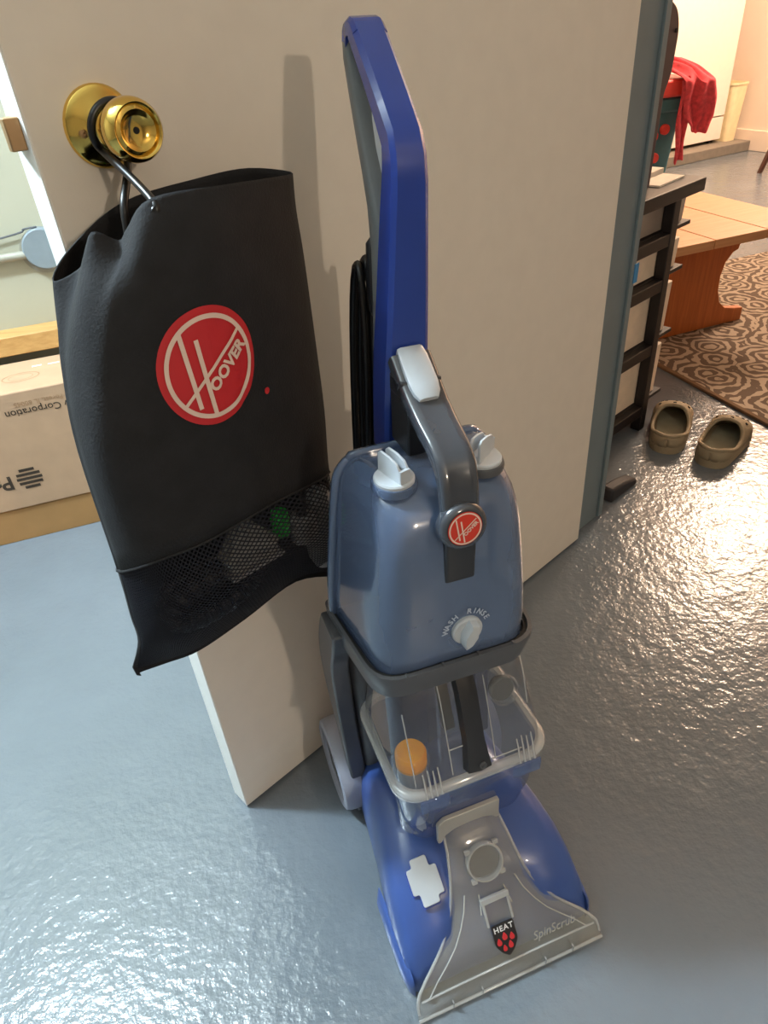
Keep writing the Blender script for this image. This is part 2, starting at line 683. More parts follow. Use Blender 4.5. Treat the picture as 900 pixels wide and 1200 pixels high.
# latch bolt
b = MB()
lp = [(0, .008), (-.012, .010), (-.012, .018), (-.002, .028), (0, .028)]
b.loft([[Vector((x, y, z)) for x, y in lp] for z in (.945, .969)])
b.build('latch_bolt', 'brass_dull', door, bevel=0.001)
KC = Vector((.0615, 0, .954))
kx = (0, -1, 0)
b = MB()
b.lathe([(.0318, 0), (.0318, .003), (.0305, .005), (.026, .008), (.020, .0115), (.0155, .015), (.0125, .019), (.012, .024)], KC, kx, 40)
b.build('knob_rosette', 'brass', door, ang=50)
b = MB()
b.lathe([(.0105, .020), (.0105, .036), (.013, .039), (.0185, .042), (.0222, .047), (.0238, .053), (.0238, .059), (.0225, .0650), (.0200, .0685),
         (.0190, .068), (.0178, .066), (.0165, .0665), (.0150, .0675), (.0125, .066), (.0105, .0643), (.003, .0637), (.0001, .0637)], KC, kx, 40)
kn = b.build('door_knob', 'brass', door, ang=60)
b = MB()
b.lathe([(.0026, .0636), (.0026, .0641), (.0001, .0641)], KC, kx, 12)
b.build('key_hole', 'hole', kn)
for sx_, sz_ in ((-.021, -.002), (.021, .002)):
    b = MB()
    b.lathe([(.0035, .009), (.0032, .0125), (.0012, .0128), (.0001, .0115)], KC + Vector((sx_, 0, sz_)), kx, 12)
    b.build('screw', 'brass_dull', door)

# ================================================================== STORAGE BAG
RINGS = [[(0.2092,0.0600,0.8971),(0.1076,0.1050,0.9100),(0.0402,0.1050,0.9125),(0.0213,0.0900,0.8920),(0.0127,0.0880,0.8847),(-0.0054,0.0850,0.8948),(-0.0097,0.0600,0.8672),(-0.0311,0.0400,0.8561),(-0.0033,0.0200,0.8717),(0.0571,0.0120,0.8962),(0.1342,0.0120,0.9018),(0.1844,0.0250,0.9031)],
[(0.2075,0.0600,0.8653),(0.0995,0.1120,0.8845),(0.0299,0.1150,0.8909),(0.0079,0.1050,0.8779),(0.0004,0.1000,0.8712),(-0.0165,0.0850,0.8763),(-0.0211,0.0600,0.8529),(-0.0346,0.0400,0.8422),(-0.0055,0.0120,0.8450),(0.0574,0.0120,0.8510),(0.1252,0.0120,0.8575),(0.1833,0.0120,0.8630)],
[(0.2092,0.0600,0.8200),(0.0895,0.1180,0.8444),(0.0199,0.1220,0.8567),(-0.0114,0.1150,0.8506),(-0.0233,0.1080,0.8473),(-0.0347,0.0900,0.8455),(-0.0373,0.0600,0.8271),(-0.0416,0.0450,0.8198),(-0.0115,0.0120,0.8198),(0.0537,0.0120,0.8199),(0.1239,0.0120,0.8200),(0.1841,0.0120,0.8200)],
[(0.2096,0.0600,0.7336),(0.0827,0.1200,0.7695),(0.0044,0.1260,0.7833),(-0.0335,0.1200,0.7882),(-0.0489,0.1100,0.7896),(-0.0546,0.0850,0.7934),(-0.0540,0.0650,0.7874),(-0.0517,0.0500,0.7822),(-0.0203,0.0120,0.7764),(0.0476,0.0120,0.7638),(0.1208,0.0120,0.7501),(0.1835,0.0120,0.7385)],
[(0.2055,0.0650,0.6486),(0.0725,0.1250,0.6957),(-0.0084,0.1300,0.7162),(-0.0478,0.1250,0.7259),(-0.0644,0.1120,0.7270),(-0.0682,0.0900,0.7243),(-0.0662,0.0700,0.7199),(-0.0630,0.0550,0.7170),(-0.0307,0.0120,0.7088),(0.0391,0.0120,0.6910),(0.1142,0.0120,0.6719),(0.1787,0.0120,0.6554)],
[(0.1971,0.0700,0.5695),(0.0779,0.1300,0.6147),(-0.0016,0.1350,0.6166),(-0.0469,0.1250,0.6159),(-0.0640,0.1120,0.6100),(-0.0733,0.0900,0.5980),(-0.0727,0.0750,0.5901),(-0.0692,0.0600,0.5837),(-0.0372,0.0150,0.5820),(0.0320,0.0150,0.5783),(0.1066,0.0150,0.5744),(0.1705,0.0150,0.5709)],
[(0.1967,0.0800,0.5013),(0.0876,0.1400,0.5580),(-0.0022,0.1450,0.5602),(-0.0517,0.1300,0.5600),(-0.0687,0.1150,0.5533),(-0.0788,0.0900,0.5381),(-0.0772,0.0750,0.5306),(-0.0731,0.0600,0.5252),(-0.0407,0.0150,0.5223),(0.0294,0.0150,0.5161),(0.1050,0.0150,0.5094),(0.1697,0.0150,0.5037)],
[(0.1932,0.0750,0.4453),(0.1007,0.1200,0.5120),(0.0150,0.1250,0.5094),(-0.0477,0.1150,0.5075),(-0.0696,0.1050,0.5085),(-0.0787,0.0850,0.4975),(-0.0785,0.0750,0.4940),(-0.0759,0.0600,0.4866),(-0.0436,0.0200,0.4816),(0.0263,0.0200,0.4709),(0.1017,0.0200,0.4593),(0.1663,0.0200,0.4494)],
[(0.1941,0.0550,0.4054),(0.1338,0.0600,0.4356),(0.0524,0.0600,0.4266),(-0.0130,0.0550,0.4202),(-0.0437,0.0500,0.4236),(-0.0764,0.0500,0.4360),(-0.0868,0.0500,0.4403),(-0.0883,0.0500,0.4457),(-0.0560,0.0420,0.4285),(-0.0130,0.0450,0.4190),(0.0524,0.0480,0.4250),(0.1338,0.0480,0.4330)]]
bag = thing('storage_bag', 'black drawstring accessory bag with a net bottom hanging from the brass door knob', 'bag', DOOR_A, DOOR_ANG)
NA = 5
cols = [[Vector((p[0], -p[1], p[2])) for p in r] for r in RINGS]
around = [spline(r, NA, True) for r in cols]            # each ring densely around
npt = len(around[0])
NL = 5
dense = []
for i in range(len(around) - 1):
    for k in range(NL):
        t = k / NL
        q = [around[max(0, min(len(around) - 1, i + d))] for d in (-1, 0, 1, 2)]
        dense.append([cr(q[0][j], q[1][j], q[2][j], q[3][j], t) for j in range(npt)])
dense.append(around[-1])
rw = random.Random(2)
seam = 5 * NL
b = MB()
b.loft(dense[:seam + 1], False, False)
jb = int(npt * .50)
rb_ = [r[jb:] for r in dense[seam:]]
rb_.append([p + Vector((0, -.005, -.008)) for p in rb_[-1]])
b.grid(rb_)
b.build('bag_cloth', 'fabric', bag, ang=60, solid=0.0012, off=0)
b = MB()
rn = [r[jb:] + r[:jb + 1] for r in dense[seam:]]
rn = [r[:1] + [p for p in r[len(r) - jb - 1:]] for r in rn]
rn = [[r[j] for j in range(1, len(r))] for r in rn]
rn = [dense[seam + i][-2:] + list(q) for i, q in enumerate(rn)]
npn = len(rn[0])
b.grid(rn)
net = b.build('net_pocket', 'net', bag, ang=80)
uvl = net.data.uv_layers.new(name='UVMap')
nrow = len(dense) - seam
for poly in net.data.polygons:
    for li in poly.loop_indices:
        vi = net.data.loops[li].vertex_index
        i, j = divmod(vi, npn)
        uvl.data[li].uv = (j / npn * 0.40, i / (nrow - 1) * 0.19)
# hem line between cloth and net, and the drawstring channel stitching
b = MB()
b.tube([p + (p - sum(dense[seam], Vector()) / npt).normalized() * 0.0008 for p in dense[seam]], 0.0014, 6, closed=True)
b.build('hem', 'fabric', bag)


def bag_front(s, z):
    """depth of the bag's front cloth at (s, z), local -y"""
    best = 0.1
    bd = 1e9
    for r in dense[:seam + 1]:
        for p in r[:int(npt * .46)]:
            d = (p.x - s) ** 2 + (p.z - z) ** 2
            if d < bd and p.y < -0.08:
                bd, best = d, -p.y
    return best


# printed roundel: 2D design (unit radius) mapped on to the cloth
L_C = Vector((0.0465, 0.777))
L_ROT = R_(-6)
L_R = 0.051


front_pts = [p for r in dense[:seam + 1] for p in r[:int(npt * .5)]]


def bag_nd(s, z):
    acc = 0
    wsum = 0
    for p in front_pts:
        d2 = (p.x - s) ** 2 + (p.z - z) ** 2
        if d2 < 0.0012 and p.y < -0.07:
            wt = 1 / (d2 + 2e-5)
            acc += -p.y * wt
            wsum += wt
    return acc / wsum if wsum else 0.12


_nd = {}


def logo_fn(lift):
    def fn(u, v, w_=0):
        c, s = math.cos(L_ROT), math.sin(L_ROT)
        x = L_C.x + (u * c - v * s) * L_R
        z = L_C.y + (u * s + v * c) * L_R * 1.02
        k = (round(x, 4), round(z, 4))
        if k not in _nd:
            _nd[k] = bag_nd(x, z)
        return Vector((x, -(_nd[k] + lift + w_), z))
    return fn


def disc_mb(mb, r0, r1, fn, rings=6, n=64):
    rows = []
    for i in range(rings + 1):
        r = lerp(r0, r1, i / rings)
        rows.append([fn(r * math.cos(2 * PI * k / n), r * math.sin(2 * PI * k / n), 0) for k in range(n + 1)])
    return mb.grid(rows)


def strip_mb(mb, p, q, wd, fn, n=14):
    p, q = Vector(p), Vector(q)
    d = (q - p).normalized()
    nn = Vector((-d.y, d.x)) * wd / 2
    mb.grid([[fn(*(p.lerp(q, i / n) + nn * e), 0) for i in range(n + 1)] for e in (-1, 1)])
    return mb


def roundel(fn0, fn1, parent, ring_w=(.80, .88), names=('logo_disc', 'logo_print'), mats=('red', 'cream'), letters=True, tbold=.012, tfn=None):
    d = MB()
    disc_mb(d, 0.001, 1.0, fn0, 10, 72)
    od = d.build(names[0], mats[0], parent, flat=True)
    p = MB()
    disc_mb(p, ring_w[0], ring_w[1], fn1, 1, 72)
    strip_mb(p, (-.53, .66), (-.33, -.66), .085, fn1)
    strip_mb(p, (-.24, .50), (-.055, -.82), .085, fn1)
    strip_mb(p, (-.62, -.56), (.64, .50), .06, fn1)
    if letters:
        ang = math.atan2(.53, .62)
        ca, sa = math.cos(ang), math.sin(ang)

        def tf(u, v, w_):
            u2, v2 = u, v
            return fn1(.325 + u2 * ca - v2 * sa, -.055 + u2 * sa + v2 * ca, w_)
        t = text_mb('OOVER', .30, tf, tbold, 0.0004, 1.0, shear=.0)
        o = len(p.v)
        p.v += t.v
        p.f += [tuple(i + o for i in f) for f in t.f]
    op = p.build(names[1], mats[1], od, flat=True)
    return od


roundel(logo_fn(.0016), logo_fn(.0028), bag)
b = MB()
disc_mb(b, .001, .065, lambda u, v, w_=0: logo_fn(.0018)(u + 1.24, v - .83, 0), 2, 16)
b.build('registered_mark', 'red', bag, flat=True)
# drawstring: loop round the knob neck, then into the two eyelets of the rim
KP = Vector((.0625, -.025, .953))
loop = []
for k in range(15):
    a = R_(-70 + 295 * k / 14)
    loop.append(KP + Vector((math.cos(a) * .0205, -.003 * math.sin(a), math.sin(a) * .0205)))
pth = spline([Vector((.040, -.100, .893)), Vector((.0405, -.1085, .904)), Vector((.0425, -.098, .912)), Vector((.0445, -.066, .925))] + list(reversed(loop)) +
             [Vector((.058, -.036, .922)), Vector((.048, -.047, .913)), Vector((.0385, -.056, .902)), Vector((.034, -.06, .885)), Vector((.032, -.062, .868))], 4)
b = MB()
b.tube(pth, 0.0034, 10)
b.build('drawstring', 'cord', bag, ang=80)
# eyelet
ec = Vector((.040, -bag_nd(.040, .902) - .0012, .903))
b = MB()
b.lathe([(.0022, .0), (.0022, .0012), (.0048, .0012), (.0052, .0)], ec, (0, -1, 0), 20)
b.build('eyelet', 'cord', bag)


def in_bag(name, label, cat, loc):
    p = dpt(*loc)
    return thing(name, label, cat, p, DOOR_ANG)


# contents seen through the net
t = in_bag('coiled_hose', 'dark ribbed hose coiled in the lower left of the net bag bottom', 'hose', (.015, .07, .47))
hp = []
for k in range(64):
    a = 2 * PI * k / 63 * 1.25 + R_(80)
    hp.append(Vector((math.cos(a) * .056 + .0 , -.018 + .020 * k / 63, math.sin(a) * .026 + .040)))
hp = [Vector((p.x, p.y, p.z)) for p in hp]
hp = spline(hp, 3)
b = MB()
b.tube(hp, lambda q: .0125 + .0016 * math.sin(q * 520), 12)
b.build('hose', 'hose_dark', t, ang=80)
t = in_bag('upholstery_tool', 'smoky grey flat cleaning tool in the middle of the net bag bottom', 'tool', (.055, .100, .556))
b = MB()
b.loft([rrect(-.030, .030, -.012, .012, .006, -.016), rrect(-.034, .034, -.014, .014, .006, .0), rrect(-.020, .020, -.011, .011, .006, .018), rrect(-.012, .012, -.01, .01, .006, .028)])
b.build('nozzle', 'tool_clear', t)
b = MB()
b.span((-.034, -.017, -.021), (.034, .015, -.016))
b.build('suction_lip', 'hose_grey', t)
t = in_bag('hose_coupling', 'bright green hose coupling beside the smoky tool in the net bag', 'coupling', (.098, .10, .548))
b = MB()
b.lathe([(.009, 0), (.011, .004), (.011, .022), (.0095, .024), (.0095, .030)], (0, 0, 0), (.1, 0, 1), 20)
b.build('sleeve', 'green', t)
t = in_bag('hose_cuff', 'short grey hose cuff hanging next to the green coupling in the net bag', 'hose cuff', (.132, .095, .520))
b = MB()
b.lathe([(.016, 0), (.0165, .003), (.015, .030), (.013, .034)], (0, 0, 0), (.05, 0, 1), 24)
b.build('cuff', 'hose_grey', t)
b = MB()
b.tube([(0, 0, .034), (.003, 0, .055), (.012, .005, .072)], .006, 10)
b.build('neck', 'hose_dark', t)
t = in_bag('hose_end', 'grey oval hose end at the right corner of the net bag', 'hose', (.170, .078, .505))
b = MB()
rs = []
for k, (zz, rx, ry) in enumerate([(-.058, .006, .006), (-.052, .017, .013), (-.035, .024, .018), (-.01, .025, .019), (.018, .024, .019), (.042, .019, .016), (.056, .012, .012)]):
    rs.append([Vector((math.cos(2 * PI * q / 24) * rx, math.sin(2 * PI * q / 24) * ry, zz)) for q in range(24)])
b.loft(rs)
b.build('hose_body', 'hose_grey', t, ang=80)

# ================================================================== CARPET CLEANER
vac = thing('carpet_cleaner', 'blue upright carpet washer with clear tanks standing in front of the beige door', 'carpet cleaner', VAC_O, VAC_ANG)
ROLL = R_(2.0)


def up(p):                               # the upper body leans slightly to its right
    x, y, z = p
    zz = z - .62
    return Vector((x * math.cos(ROLL) + zz * math.sin(ROLL) - .005, y, .62 - x * math.sin(ROLL) + zz * math.cos(ROLL)))


def upl(p):
    t = max(0.0, min(1.0, p[2] / .46)) ** 1.5
    return Vector(p).lerp(up(p), t)


# ---- foot
HOODP = [(0.0, .010), (.012, .035), (.025, .060), (.045, .083), (.065, .105), (.085, .137), (.105, .163), (.131, .180)]
BASE = [(.028, .123, .028, .040), (.035, .126, .042, .058), (.05, .128, .058, .086), (.08, .127, .078, .116), (.11, .125, .088, .134), (.15, .120, .092, .148),
        (.20, .113, .09, .156), (.26, .107, .085, .152), (.30, .104, .075, .13), (.33, .10, .06, .085), (.345, .097, .045, .055)]
st = []
ys = [.028, .031, .035, .042, .05, .06, .07, .08, .095, .11, .13, .15, .175, .20, .23, .26, .28, .30, .315, .33, .345]
for y in ys:
    wd_, e, h = interp(BASE, y)
    hc = min(h, interp(HOODP, y) - .016) if y < .131 else h
    hc = max(hc, .014)
    half = [(wd_ - .004, .010), (wd_, .016), (wd_ + .001, e * .55), (wd_ - .001, e), (wd_ - .006, e + (h - e) * .45), (wd_ - .016, e + (h - e) * .78), (wd_ - .032, h - (h - e) * .06), (wd_ - .045, h)]
    cw = interp([(.028, .075), (.05, .066), (.08, .050), (.131, .040), (.345, .040)], y)
    half += [(cw, h), (cw - .008, lerp(h, hc, .6)), (cw - .012, hc), (.012, hc)]
    ring = [Vector((x, y, z)) for x, z in half] + [Vector((-x, y, z)) for x, z in reversed(half)]
    st.append(ring)
b = MB()
b.loft(st)
foot = b.build('foot', 'blue', vac, ang=50)
for s in (-1, 1):
    b = MB()
    rs = []
    for y, wz, hz in ((.026, .002, .036), (.032, .006, .046), (.05, .009, .050), (.10, .009, .048), (.14, .008, .044), (.155, .002, .036)):
        rs.append([Vector((s * (.124 + dx), y, z)) for dx, z in ((0, .008), (wz, .010), (wz + .001, hz * .7), (wz * .6, hz), (0, hz + .004))])
    b.loft(rs)
    b.build('side_bumper', 'blue', vac, ang=60)


def foot_z(x, y):
    wd_, e, h = interp(BASE, y)
    return h


# grey cross-shaped latch on the left shoulder
def shoulder_frame(cx, cy, lift=0.0):
    z0, z1 = foot_z(cx, cy - .01), foot_z(cx, cy + .01)
    ty = Vector((0, .02, z1 - z0)).normalized()
    tx = Vector((1, 0, .05)).normalized()
    nn = tx.cross(ty)
    o = Vector((cx, cy, foot_z(cx, cy))) + nn * lift
    return lambda u, v, w_: o + tx * u + ty * v + nn * w_


cross = [(-.011, -.030), (.011, -.030), (.011, -.022), (.020, -.022), (.020, .012), (.011, .012), (.011, .026), (-.011, .026), (-.011, .016), (-.019, .016), (-.019, -.014), (-.011, -.014)]
fr = shoulder_frame(-.077, .100, .0002)
b = MB()
b.prism([(u * 1.07, v * 1.05 - .001) for u, v in rpoly(cross, .002, 2)], .0012, fr)
b.build('tab_recess', 'blue_deep', vac)
b = MB()
b.prism(rpoly(cross, .003, 3), .0035, shoulder_frame(-.077, .100, .001))
b.build('release_tab', 'light_grey', vac, bevel=.0008)

# ---- clear nozzle hood
HOODW = [(0.0, .131), (.010, .130), (.018, .122), (.028, .104), (.04, .084), (.055, .066), (.07, .055), (.085, .048), (.105, .042), (.131, .038)]


def hood_pt(u, y, lift=0.0):
    wd_ = interp(HOODW, y)
    x = u * wd_
    z = interp(HOODP, y) - .010 * abs(u) ** 4 * (1 if y > .012 else .4)
    return Vector((x, y - lift * .75, z + lift * .66))


rows = []
hy = [0, .004, .008, .012, .018, .024, .030, .036, .042, .050, .058, .066, .074, .082, .090, .098, .106, .114, .122, .131]
rows.append([Vector((u / 12 * .131, .0, .002)) for u in range(-12, 13)])
for y in hy:
    rows.append([hood_pt(u / 12, y) for u in range(-12, 13)])
b = MB()
b.grid(rows)
hood = b.build('nozzle_hood', 'hood', vac, ang=60, solid=.003)
b = MB()
for s in (-1, 1):
    b.tube([hood_pt(s * .985, y, .001) for y in hy[1:]], .0022, 6)
    b.tube([hood_pt(s * k, y, .001) for y, k in ((.010, .86), (.018, .80), (.026, .74), (.035, .70), (.046, .68), (.058, .66), (.07, .64))], .0011, 6)
    b.tube([hood_pt(s * .30, y, .001) for y in (.050, .058, .066)], .0012, 6)
b.build('hood_rim', 'clear_edge', hood, ang=80)
b = MB()
b.tube([Vector((u / 10 * .131, -.001, .006)) for u in range(-10, 11)], .0026, 6)
b.tube([hood_pt(u / 10 * .94, .010, .001) for u in range(-10, 11)], .0016, 6)
for x in (-.085, -.045, .045, .085):
    b.box((x, -.0015, .012), (.0016, .004, .018))
b.build('suction_lip', 'clear_edge', hood, ang=80)
# round viewing ring
ht = Vector((0, .02, interp(HOODP, .095) - interp(HOODP, .075))).normalized()
hn = Vector((1, 0, 0)).cross(ht)
rc = Vector((0, .087, interp(HOODP, .087))) + hn * .002
b = MB()
b.lathe([(.0250, -.003), (.0255, .003), (.0240, .0055), (.0220, .0055), (.0203, .003), (.0203, -.003)], rc, hn, 40)
ring_o = b.build('viewing_ring', 'clear_edge', hood, ang=50)
b = MB()
b.lathe([(.0203, .0), (.0203, .0012), (.0001, .0012)], rc, hn, 40)
b.build('window', 'tank_clear', ring_o)
for q in range(4):
    a = R_(45 + 90 * q)
    b = MB()
    b.box(rc + Vector((1, 0, 0)) * math.cos(a) * .0275 + ht * math.sin(a) * .0275 + hn * .001, (.008, .006, .006), rot=Matrix((Vector((1, 0, 0)), ht, hn)).transposed())
    b.build('ring_lug', 'clear_edge', ring_o, bevel=.001)
# snap bar below the ring
sc_ = hood_pt(0, .060, .004)
RM = Matrix((Vector((1, 0, 0)), ht, hn)).transposed()
b = MB()
b.box(sc_, (.040, .008, .006), rot=RM)
b.box(sc_ + Vector((-.017, -.010, -.014)), (.004, .032, .005), rot=RM)
b.box(sc_ + Vector((.017, -.010, -.014)), (.004, .032, .005), rot=RM)
b.build('hood_latch', 'clear_edge', hood, bevel=.0012)
# shield badge
bt = (hood_pt(0, .040) - hood_pt(0, .016)).normalized()
bnm = Vector((1, 0, 0)).cross(bt)
bo = hood_pt(0, .0265, .0016)
fb = lambda u, v, w_: bo + Vector((1, 0, 0)) * u + bt * v + bnm * w_
shield = [(-.0150, .019), (.0150, .019), (.0155, -.006), (.009, -.017), (0, -.024), (-.009, -.017), (-.0155, -.006)]
b = MB()
b.prism(rpoly(shield, .002, 2), .0012, fb)
bd = b.build('shield_badge', 'badge_black', hood)
b = text_mb('HEAT', .0098, lambda u, v, w_: fb(u, v + .0125, .0013 + w_), .0002, .0003, 1.15)
b.build('badge_word', 'white', bd, flat=True)
b = MB()
for cx, cy, sc in ((-.0095, -.003, 1), (-.001, .002, 1.05), (.0085, -.001, 1), (-.004, -.0125, .85), (.0045, -.0105, 1)):
    drop = [(0, .0055), (.0028, .001), (.0034, -.002), (.002, -.0045), (-.002, -.0045), (-.0034, -.002), (-.0028, .001)]
    b.prism([(cx + u * sc, cy + v * sc) for u, v in rpoly(drop, .0012, 2)], .0005, lambda u, v, w_: fb(u, v, .0012 + w_))
b.build('badge_drops', 'badge_red', bd, flat=True)
# raised script on the hood's right wing
b = text_mb('SpinScrub', .0155, lambda u, v, w_: hood_pt(0, .0185, .0012) + Vector((.066, 0, -.002)) + Vector((1, 0, 0)) * u + bt * v + bnm * w_, 0, .0004, 1.0, .3)
b.build('embossed_word', 'clear_edge', hood, flat=True)

# ---- dirty-water tank
dt = []
for z, x, y0, y1, r in ((.165, .070, .128, .24, .02), (.175, .078, .122, .25, .024), (.22, .086, .114, .255, .024), (.285, .090, .110, .258, .024), (.292, .090, .110, .258, .024)):
    dt.append(rrect(-x, x, y0, y1, r, z))
b = MB()
b.loft(dt, True, False)
tank = b.build('dirty_water_tank', 'tank_low', vac, ang=60)
b = MB()
b.loft([rrect(-.097, .097, .103, .262, .03, z) for z in (.290, .293)], False, False)
b.loft([rrect(-.0985, .0985, .1015, .263, .031, .2925), rrect(-.099, .099, .101, .2635, .031, .297), rrect(-.0985, .0985, .1015, .263, .031, .3015), rrect(-.094, .094, .106, .259, .028, .304), rrect(-.089, .089, .111, .254, .026, .302),
        rrect(-.0895, .0895, .1105, .2545, .026, .2925), rrect(-.0985, .0985, .1015, .263, .031, .2925)], False, False)
b.build('tank_rim', 'clear_edge', tank, ang=60)
lid = []
for z, x, y0, y1, r in ((.303, .092, .107, .258, .028), (.33, .0905, .115, .256, .028), (.37, .086, .128, .252, .028), (.41, .080, .142, .248, .028), (.430, .074, .154, .244, .026), (.437, .064, .166, .236, .022)):
    lid.append(rrect(-x, x, y0, y1, r, z))
b = MB()
b.loft(lid, False, True)
lid_o = b.build('tank_lid', 'tank_clear', tank, ang=50)


def lid_pt(x, t, lift=.0):
    """front slope of the lid, t 0 (rim) .. 1 (top)"""
    z = lerp(.306, .428, t)
    y = interp([(.303, .107), (.33, .115), (.37, .128), (.41, .142), (.430, .154)], z)
    return Vector((x, y - lift, z + lift * .35))


b = MB()
wv = [(-.013, 0), (.013, 0)]
rs = []
for t_ in (0.05, .15, .35, .6, .85, 1.0):
    hw = lerp(.017, .0125, min(1, t_ * 3))
    p0 = lid_pt(0, t_, -.001)
    p1 = lid_pt(0, t_, .010)
    rs.append([p0 + Vector((-hw, 0, 0)), p1 + Vector((-hw + .002, 0, 0)), p1 + Vector((0, -.002, 0)), p1 + Vector((hw - .002, 0, 0)), p0 + Vector((hw, 0, 0))])
b.loft(rs)
hb = b.build('lid_handle', 'grey_dark', tank, ang=40)
b = MB()
b.lathe([(.004, -.002), (.0045, .001), (.003, .001), (.0022, -.001), (.0001, -.001)], lid_pt(0.003, .10, .0125), (0, -.9, .35), 16)
b.build('screw', 'grey', hb)
# moulded ribs, channels and grip ridges
b = MB()
for x, t0, t1 in ((-.030, .04, .95), (-.075, .06, .8), (.024, .04, .9), (.072, .5, .95)):
    b.tube([lid_pt(x, lerp(t0, t1, k / 6), .0008) for k in range(7)], .0009, 6)
for x0, x1, t_ in ((-.030, -.013, .30), (.020, .058, .05)):
    b.tube([lid_pt(lerp(x0, x1, k / 4), t_, .0008) for k in range(5)], .0009, 6)
b.build('lid_rib', 'clear_edge', lid_o, ang=80)
for cx in (-.056, .062):
    for k in range(4):
        b = MB()
        x = cx + (k - 1.5) * .0062
        b.tube([Vector((x, .1005, .296)), lid_pt(x, .0, .003), lid_pt(x, .07, .003), lid_pt(x, .16 + .02 * (k % 2), .001)], lambda q: .0019 * (1 - .5 * q), 6)
        b.build('grip_ridge', 'clear_edge', lid_o, ang=80)
    b = MB()
    b.box((cx, .1005, .282), (.036, .004, .022))
    b.build('rim_clip', 'tank_low', tank, bevel=.002)
# outlet stub on the right of the lid
b = MB()
b.lathe([(.0185, 0), (.0175, .004), (.0155, .004), (.0155, -.006), (.0001, -.006)], lid_pt(.045, .70, .001), (0, -.92, .38), 28)
b.build('outlet_ring', 'tank_clear', lid_o)
# float shaft with orange float inside the tank
fl = Vector((-.066, .146, .188))
b = MB()
b.lathe([(.0215, 0), (.0215, .122)], fl, (0, 0, 1), 28)
b.build('float_shaft', 'tank_clear', tank, ang=50)
b = MB()
b.lathe([(.0185, .118), (.0185, .136), (.016, .140), (.0001, .140)], fl, (0, 0, 1), 28)
b.build('float', 'orange', tank)
b = MB()
b.lathe([(.017, .01), (.0175, .03), (.0175, .117), (.001, .117)], fl, (0, 0, 1), 24)
b.build('float_cage', 'hose_grey', tank)
# inner duct
b = MB()
b.loft([rrect(-.022, .022, .16, .215, .012, .18), rrect(-.020, .020, .165, .215, .012, .30), rrect(-.018, .018, .175, .22, .012, .41)])
b.build('inner_duct', 'tank_clear', tank, ang=50)
b = MB()
b.loft([[lid_pt(x, t_, -d_) for x, t_ in ((-.0285, .48), (-.0165, .48), (-.0165, .97), (-.0285, .97))] for d_ in (.004, .012)])
b.build('inner_baffle', 'grey_dark', tank)
b = MB()
b.lathe([(.0145, -.008), (.0145, -.002), (.0001, -.002)], lid_pt(.045, .70, 0), (0, -.92, .38), 28)
b.build('outlet_plug', 'grey', tank)
# silver latch plate in front of the tank
lt = [(-.043, 0), (.037, 0), (.037, .030), (.032, .036), (-.036, .036), (-.043, .028)]
b = MB()
arch = [(-.043, -.012), (-.038, -.012), (-.034, .0), (-.020, .008), (.0, .010), (.018, .009), (.030, .004), (.036, -.004), (.040, -.004), (.040, .034), (-.034, .034), (-.043, .026)]
b.prism(rpoly(arch, .003, 3), .006, lambda u, v, w_: Vector((u - .009, .1135 - w_, .192 + v)))
b.build('tank_latch', 'silver', vac, bevel=.001)

# ---- grey body frame
b = MB()
o_out = lambda z, g: rrect(-.102 - g, .102 + g, .120 - g, .268, .034, z)


def trap(z, yf, yb, wf, wb, r, n=6):
    poly = [(wf, yf), (wb, yb), (-wb, yb), (-wf, yf)]
    return [Vector((x, y, z)) for x, y in rpoly(poly, [r, .012, .012, r], n)]


b.loft([trap(.434, .140, .262, .083, .101, .03), trap(.440, .131, .265, .0875, .104, .034), trap(.470, .124, .268, .0925, .1065, .036), trap(.4745, .1245, .268, .0925, .1065, .036),
        trap(.4745, .129, .265, .089, .1035, .033), trap(.463, .131, .264, .087, .103, .033), trap(.463, .16, .25, .05, .06, .01)], True, True)
body = b.build('body_frame', 'grey', vac, ang=40, xf=up)
b = MB()
for s in (-1, 1):
    poly = [(.262, .462), (.215, .462), (.232, .420), (.262, .370), (.278, .25), (.281, .12), (.281, .02), (.300, .02), (.304, .15), (.318, .22), (.334, .28), (.322, .36), (.285, .43), (.264, .460)]
    poly = rpoly(poly, [.0, 0, .02, .03, .03, .03, .01, .01, .02, .03, .03, .04, .02, .0], 4)
    b = MB()
    b.loft([[Vector((s * (x + 0), y, z)) for y, z in poly] for x in (.088, .1055 + .006)])
    b.build('side_leg', 'grey', body, ang=40, bevel=.003, xf=upl)
b = MB()
b.loft([rrect(-.088, .088, .272, .318, .02, z) for z in (.10, .462)])
b.build('back_panel', 'grey', body, ang=40, xf=upl)
# small ledge marks on the bezel
for x in (-.06, -.02, .02, .06):
    b = MB()
    b.box((x, .1268, .4735), (.0022, .004, .006))
    b.build('bezel_tick', 'grey', body, xf=up)
b = MB()
b.loft([trap(.4635, .1295, .2645, .0885, .103, .033), trap(.472, .1295, .2645, .0885, .103, .033), trap(.472, .133, .261, .085, .100, .03), trap(.4635, .133, .261, .085, .100, .03)], False, False)
b.build('tank_seal', 'hole', body, xf=up)

# ---- wheels
for s in (-1, 1):
    b = MB()
    b.lathe([(.054, .014), (.056, .020), (.063, .0225), (.069, .020), (.0712, .014), (.072, .006), (.072, -.008), (.068, -.012), (.0001, -.012)], (s * .1085, .342, .072), (s, 0, 0), 48)
    wh = b.build('wheel', 'wheel', vac, ang=40)
    b = MB()
    b.lathe([(.0545, .010), (.0545, .0150), (.045, .0165), (.018, .0165), (.015, .0195), (.0001, .0195)], (s * .1085, .342, .072), (s, 0, 0), 40)
    b.build('hub', 'grey', wh)

